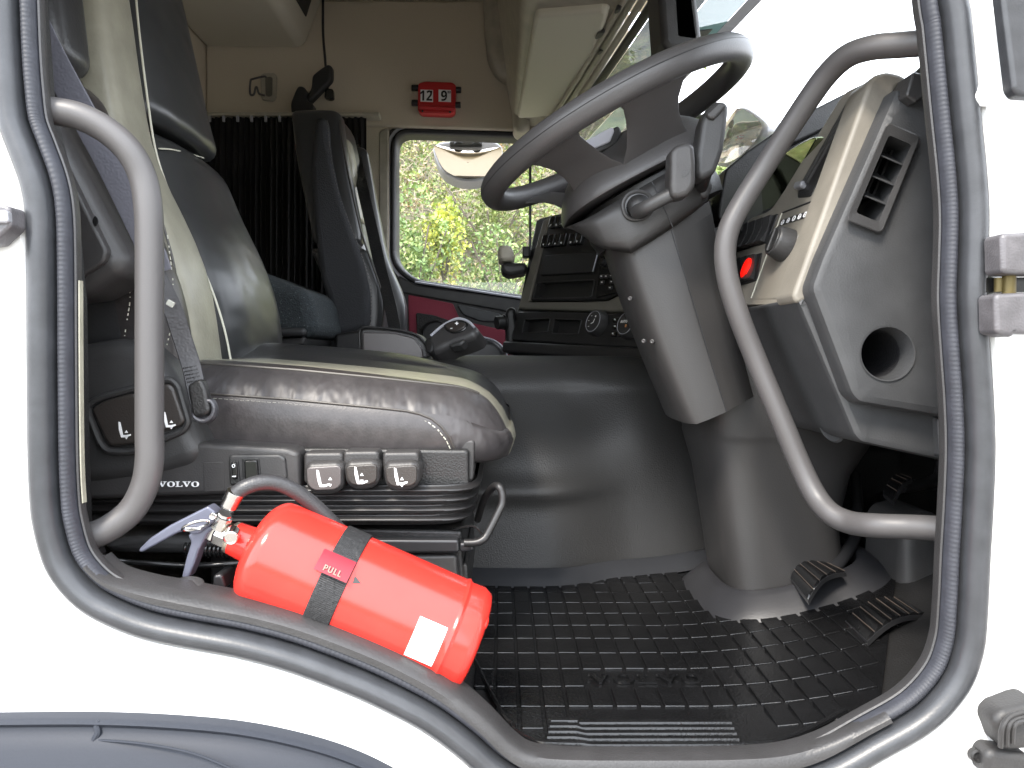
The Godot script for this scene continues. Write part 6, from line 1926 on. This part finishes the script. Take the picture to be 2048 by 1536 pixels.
	for i in 7:
		var an: float = lerp(0.42, 0.80, i / 6.0)
		var dir := z * cos(an) + perp * sin(an)
		var lift := 0.003 + 0.005 * (1 - i / 6.0)
		tabr.append(PackedVector3Array([c0 - ax * 0.021 + dir * (R + lift), c0 + ax * 0.013 + dir * (R + lift)]))
	part("pull_tab", Shape.new().loft(tabr, false), M.red_tab, st)
	var dd := z * cos(0.50) + perp * sin(0.50)
	text("lettering", "PULL", c0 - ax * 0.004 + dd * (R + 0.0078), ax, dd, 0.0058, 0.0006, M.tab_print, st)
	# bracket beneath
	var bk := thing("extinguisher_bracket", "dark metal mounting bracket under the extinguisher's neck", "bracket", P(440, 1160, 0.75))
	part("base", Shape.new().box(Transform3D(Basis(ax, -perp, z), a + ax * 0.09 - perp * 0.066), Vector3(0.2, 0.006, 0.05), 0.002), M.dark_metal, bk)
	part("upright", Shape.new().slab(at_depth(fillet([426, 1150, 444, 1148, 452, 1180, 424, 1182], 3), 0.728), z, 0.03, 0.003), M.dark_metal, bk)

func small_things() -> void:
	# floor step behind the sill with cable and coiled lead
	var fl := Shape.new()
	fl.box(Transform3D(Basis(), P(450, 1165, 0.96) + Vector3(0, -0.03, 0)), Vector3(0.56, 0.05, 0.42), 0.012, 3)
	struct("seat_platform", fl, M.carpet, "dark carpeted platform under the driver's seat")
	var cb := thing("black_cable", "thin black cable lying on the carpet behind the sill", "cable", P(330, 1135, 0.8))
	part("cable", Shape.new().tube(along([190, 1108, 0.77, 240, 1122, 0.78, 300, 1127, 0.785, 370, 1131, 0.79, 440, 1129, 0.79, 520, 1124, 0.80], 5), 0.0032, 10), M.gloss_black, cb)
	var cl := thing("coiled_lead", "black coiled lead behind the extinguisher's lower lever", "coiled cable", P(420, 1110, 0.83))
	var hx := PackedVector3Array()
	for k in 200:
		var t := k / 199.0
		hx.append(P(lerp(372, 520, t), 1098 + t * 8, 0.83) + Vector3(0, cos(t * TAU * 18) * 0.0065, sin(t * TAU * 18) * 0.0065))
	part("coil", Shape.new().tube(hx, 0.0018, 6), M.gloss_black, cl)
	var ht := thing("heater_grip", "dark moulded plastic block on the platform behind the sill", "block", P(330, 1085, 0.85))
	part("block", Shape.new().slab(at_depth(fillet([170, 1082, 300, 1072, 500, 1082, 500, 1110, 250, 1108, 170, 1100], 8), 0.86), Vector3(0, 0, 1), 0.1, 0.008), M.plastic, ht)

# ---------------------------------------------------------------- outside
func outside() -> void:
	var g := Shape.new()
	g.quad(Vector3(-150, 0, 150), Vector3(150, 0, 150), Vector3(150, 0, -150), Vector3(-150, 0, -150))
	struct("ground", g, M.concrete, "pale worn yard surface around the truck")
	var hill := func(x: float, t: float) -> Vector3:
		var z := -5.2 - t * 16.0
		var y: float = 0.0 + 4.6 * smoothstep(0.0, 0.45, t) + 2.6 * t
		y += 0.35 * sin(x * 0.9 + t * 5) + 0.2 * sin(x * 2.3 - t * 9)
		y -= 0.19 * max(0.0, x - 1.5) * smoothstep(0.1, 0.5, t)
		return Vector3(x, max(y, -0.1) - 0.1, z)
	var rows := []
	for i in 41:
		var row := PackedVector3Array()
		for k in 61:
			row.append(hill.call(lerp(-18.0, 24.0, k / 60.0), i / 40.0))
		rows.append(row)
	struct("hillside", Shape.new().loft(rows, false), M.earth, "earth bank rising beyond the passenger window", 60.0)
	# leaves of the ground cover
	var leafm := leaf_mesh(6, 0.05)
	var greens := [Color(0.17, 0.23, 0.075), Color(0.23, 0.28, 0.10), Color(0.30, 0.31, 0.13), Color(0.12, 0.18, 0.06), Color(0.40, 0.32, 0.18), Color(0.44, 0.26, 0.16)]
	var mm := []
	for i in 42000:
		var t := pow(rng.randf(), 1.3) * 0.62
		var p: Vector3 = hill.call(rng.randf_range(-5.0, 7.0), t)
		var c: Color = greens[min(5, int(rng.randf() * 4.9 + (0.8 if rng.randf() < 0.1 else 0.0)))]
		mm.append([p + Vector3(rng.randf_range(-0.05, 0.05), rng.randf_range(0.02, 0.22), rng.randf_range(-0.1, 0.2)), rng.randf_range(0.6, 1.3), c * rng.randf_range(0.8, 1.3)])
	scatter("bank_undergrowth", leafm, mm, null).set_meta("label", "tangled brambles and ivy covering the bank")
	var stems := []
	var stm := Shape.new().tube(PackedVector3Array([Vector3.ZERO, Vector3(0.05, 0.18, 0), Vector3(0.16, 0.3, 0.04), Vector3(0.3, 0.34, 0.06)]), 0.0035, 4).done(Transform3D.IDENTITY, 60)
	for i in 5200:
		var p: Vector3 = hill.call(rng.randf_range(-5.0, 7.0), pow(rng.randf(), 1.4) * 0.6)
		stems.append([p, rng.randf_range(0.6, 1.8), Color(0.5, 0.43, 0.33) * rng.randf_range(0.5, 1.1)])
	scatter("dry_stems", stm, stems, null).set_meta("label", "dry pale stems sticking out of the bank")
	# bushes
	var yel := [Color(0.50, 0.52, 0.10), Color(0.42, 0.48, 0.10), Color(0.58, 0.56, 0.13), Color(0.30, 0.38, 0.09)]
	var grn := [Color(0.16, 0.25, 0.08), Color(0.24, 0.33, 0.11), Color(0.12, 0.19, 0.06), Color(0.31, 0.37, 0.14)]
	var drk := [Color(0.07, 0.12, 0.045), Color(0.11, 0.17, 0.06), Color(0.16, 0.22, 0.08), Color(0.22, 0.28, 0.11)]
	bush("yellow_bush", "bright yellow-green bush on the bank seen through the passenger window", P(888, 485, 6.9), Vector3(0.19, 0.38, 0.25), 260, yel)
	bush("green_bush", "leafy green bush at the passenger window's lower rear corner", P(812, 540, 6.6), Vector3(0.5, 0.75, 0.4), 520, grn)
	bush("green_bush", "low green bush behind the cup holder", P(1010, 540, 7.2), Vector3(0.5, 0.55, 0.4), 300, grn)
	bush("green_bush", "pale leafy bush high on the bank, below the kerb mirror", P(990, 420, 8.6), Vector3(0.9, 0.6, 0.5), 420, [Color(0.2, 0.26, 0.07), Color(0.27, 0.3, 0.1), Color(0.14, 0.2, 0.05)])
	tree("bank_tree", "dense dark green tree at the top of the bank's rear end", Vector3(-1.75, 4.2, -13.0), 3.6, 2.0, 2600, drk)
	tree("bank_tree", "lighter green tree on the bank behind the kerb mirror", Vector3(0.15, 4.6, -13.5), 3.2, 2.0, 2200, grn)
	tree("bank_tree", "green tree on the bank seen past the steering wheel's left end", Vector3(1.4, 4.3, -14.0), 3.3, 1.9, 1800, grn)
	tree("bank_tree", "low tree on the bank seen between wheel and control stalks", Vector3(3.2, 2.9, -12.5), 2.3, 1.5, 1500, [Color(0.16, 0.22, 0.06), Color(0.24, 0.29, 0.09), Color(0.1, 0.16, 0.04)])
	# the verge behind the photographer
	var vg := Shape.new()
	vg.quad(Vector3(-30, 0.02, 9), Vector3(30, 0.02, 9), Vector3(30, 1.6, 22), Vector3(-30, 1.6, 22))
	struct("verge", vg, M.grass, "grass verge across the yard")

func leaf_mesh(n: int, size: float) -> ArrayMesh:
	var s := Shape.new()
	var r := RandomNumberGenerator.new()
	r.seed = 3
	for i in n:
		var c := Vector3(r.randf_range(-1, 1), r.randf_range(-1, 1), r.randf_range(-1, 1)) * size * 1.2
		var b := Basis.from_euler(Vector3(r.randf_range(-1.2, 1.2), r.randf() * TAU, r.randf_range(-0.8, 0.8)))
		var l := size * r.randf_range(0.7, 1.2)
		var q := [Vector3(0, 0, 0), Vector3(l * 0.32, 0.1 * l, l * 0.45), Vector3(0, 0, l), Vector3(-l * 0.32, 0.1 * l, l * 0.45)]
		s.tri(c + b * q[0], c + b * q[1], c + b * q[2])
		s.tri(c + b * q[0], c + b * q[2], c + b * q[3])
	return s.done(Transform3D.IDENTITY, 20.0)

func scatter(called: String, mesh: Mesh, items: Array, parent: Node3D) -> MultiMeshInstance3D:
	var mm := MultiMesh.new()
	mm.transform_format = MultiMesh.TRANSFORM_3D
	mm.use_colors = true
	mm.mesh = mesh
	mm.instance_count = items.size()
	var o := MultiMeshInstance3D.new()
	o.name = called
	o.multimesh = mm
	o.material_override = M.leaf
	if parent:
		parent.add_child(o, true)
	else:
		o.name = numbered(called)
		add_child(o)
	var inv := o.global_transform.affine_inverse()
	for i in items.size():
		var it: Array = items[i]
		mm.set_instance_transform(i, inv * Transform3D(Basis.from_euler(Vector3(rng.randf_range(-0.6, 0.6), rng.randf() * TAU, rng.randf_range(-0.6, 0.6))).scaled(Vector3.ONE * it[1]), it[0]))
		mm.set_instance_color(i, it[2])
	o.set_meta("kind", "stuff")
	return o

func bush(called: String, label: String, at: Vector3, half: Vector3, n: int, cols: Array) -> void:
	var o := thing(called, label, "bush", at - Vector3(0, half.y * 0.6, 0), "bushes on the bank")
	var items := []
	for i in n:
		var v := Vector3(rng.randfn(), rng.randfn(), rng.randfn()).normalized() * pow(rng.randf(), 0.5)
		v *= 1.0 + 0.25 * sin(v.x * 9 + v.y * 7)
		items.append([at + v * half, rng.randf_range(0.6, 1.25), cols[rng.randi() % cols.size()] * rng.randf_range(0.8, 1.2)])
	scatter("foliage", leaf_mesh(6, 0.05), items, o)
	var s := Shape.new()
	for k in 7:
		var a := TAU * k / 7
		s.tube(smooth3(PackedVector3Array([at - Vector3(0, half.y * 1.1, 0), at + Vector3(cos(a) * half.x * 0.3, -half.y * 0.4, sin(a) * half.z * 0.3), at + Vector3(cos(a) * half.x * 0.75, half.y * 0.5, sin(a) * half.z * 0.7)]), 3), 0.008, 5)
	part("stem", s, M.bark, o)

func tree(called: String, label: String, at: Vector3, h: float, r: float, n: int, cols: Array) -> void:
	var o := thing(called, label, "tree", at, "trees on the bank")
	var tp := PackedVector3Array([at - Vector3(0, 0.8, 0), at + Vector3(0.08, h * 0.3, 0), at + Vector3(-0.05, h * 0.6, 0.05), at + Vector3(0, h * 0.95, 0)])
	part("trunk", Shape.new().tube(tp, [0.14, 0.10, 0.06, 0.02], 8), M.bark, o)
	var items := []
	var limbs := Shape.new()
	for k in 16:
		var a := k * 2.4
		var y := h * (0.15 + 0.75 * k / 16.0)
		var tip := at + Vector3(cos(a) * r * rng.randf_range(0.55, 1.0) * sin(PI * clamp(y / h * 0.9 + 0.12, 0, 1)), y + 0.25, sin(a) * r * 0.8)
		limbs.tube(PackedVector3Array([at + Vector3(0, y * 0.8, 0), tip]), [0.04, 0.012], 5)
		for i in n / 16:
			var v := Vector3(rng.randfn(), rng.randfn() * 0.8, rng.randfn()) * r * 0.24
			items.append([tip.lerp(at + Vector3(0, y, 0), rng.randf() * 0.6) + v, rng.randf_range(0.7, 1.4), cols[rng.randi() % cols.size()] * rng.randf_range(0.8, 1.25)])
	part("limb", limbs, M.bark, o)
	scatter("crown", leaf_mesh(6, 0.1), items, o)
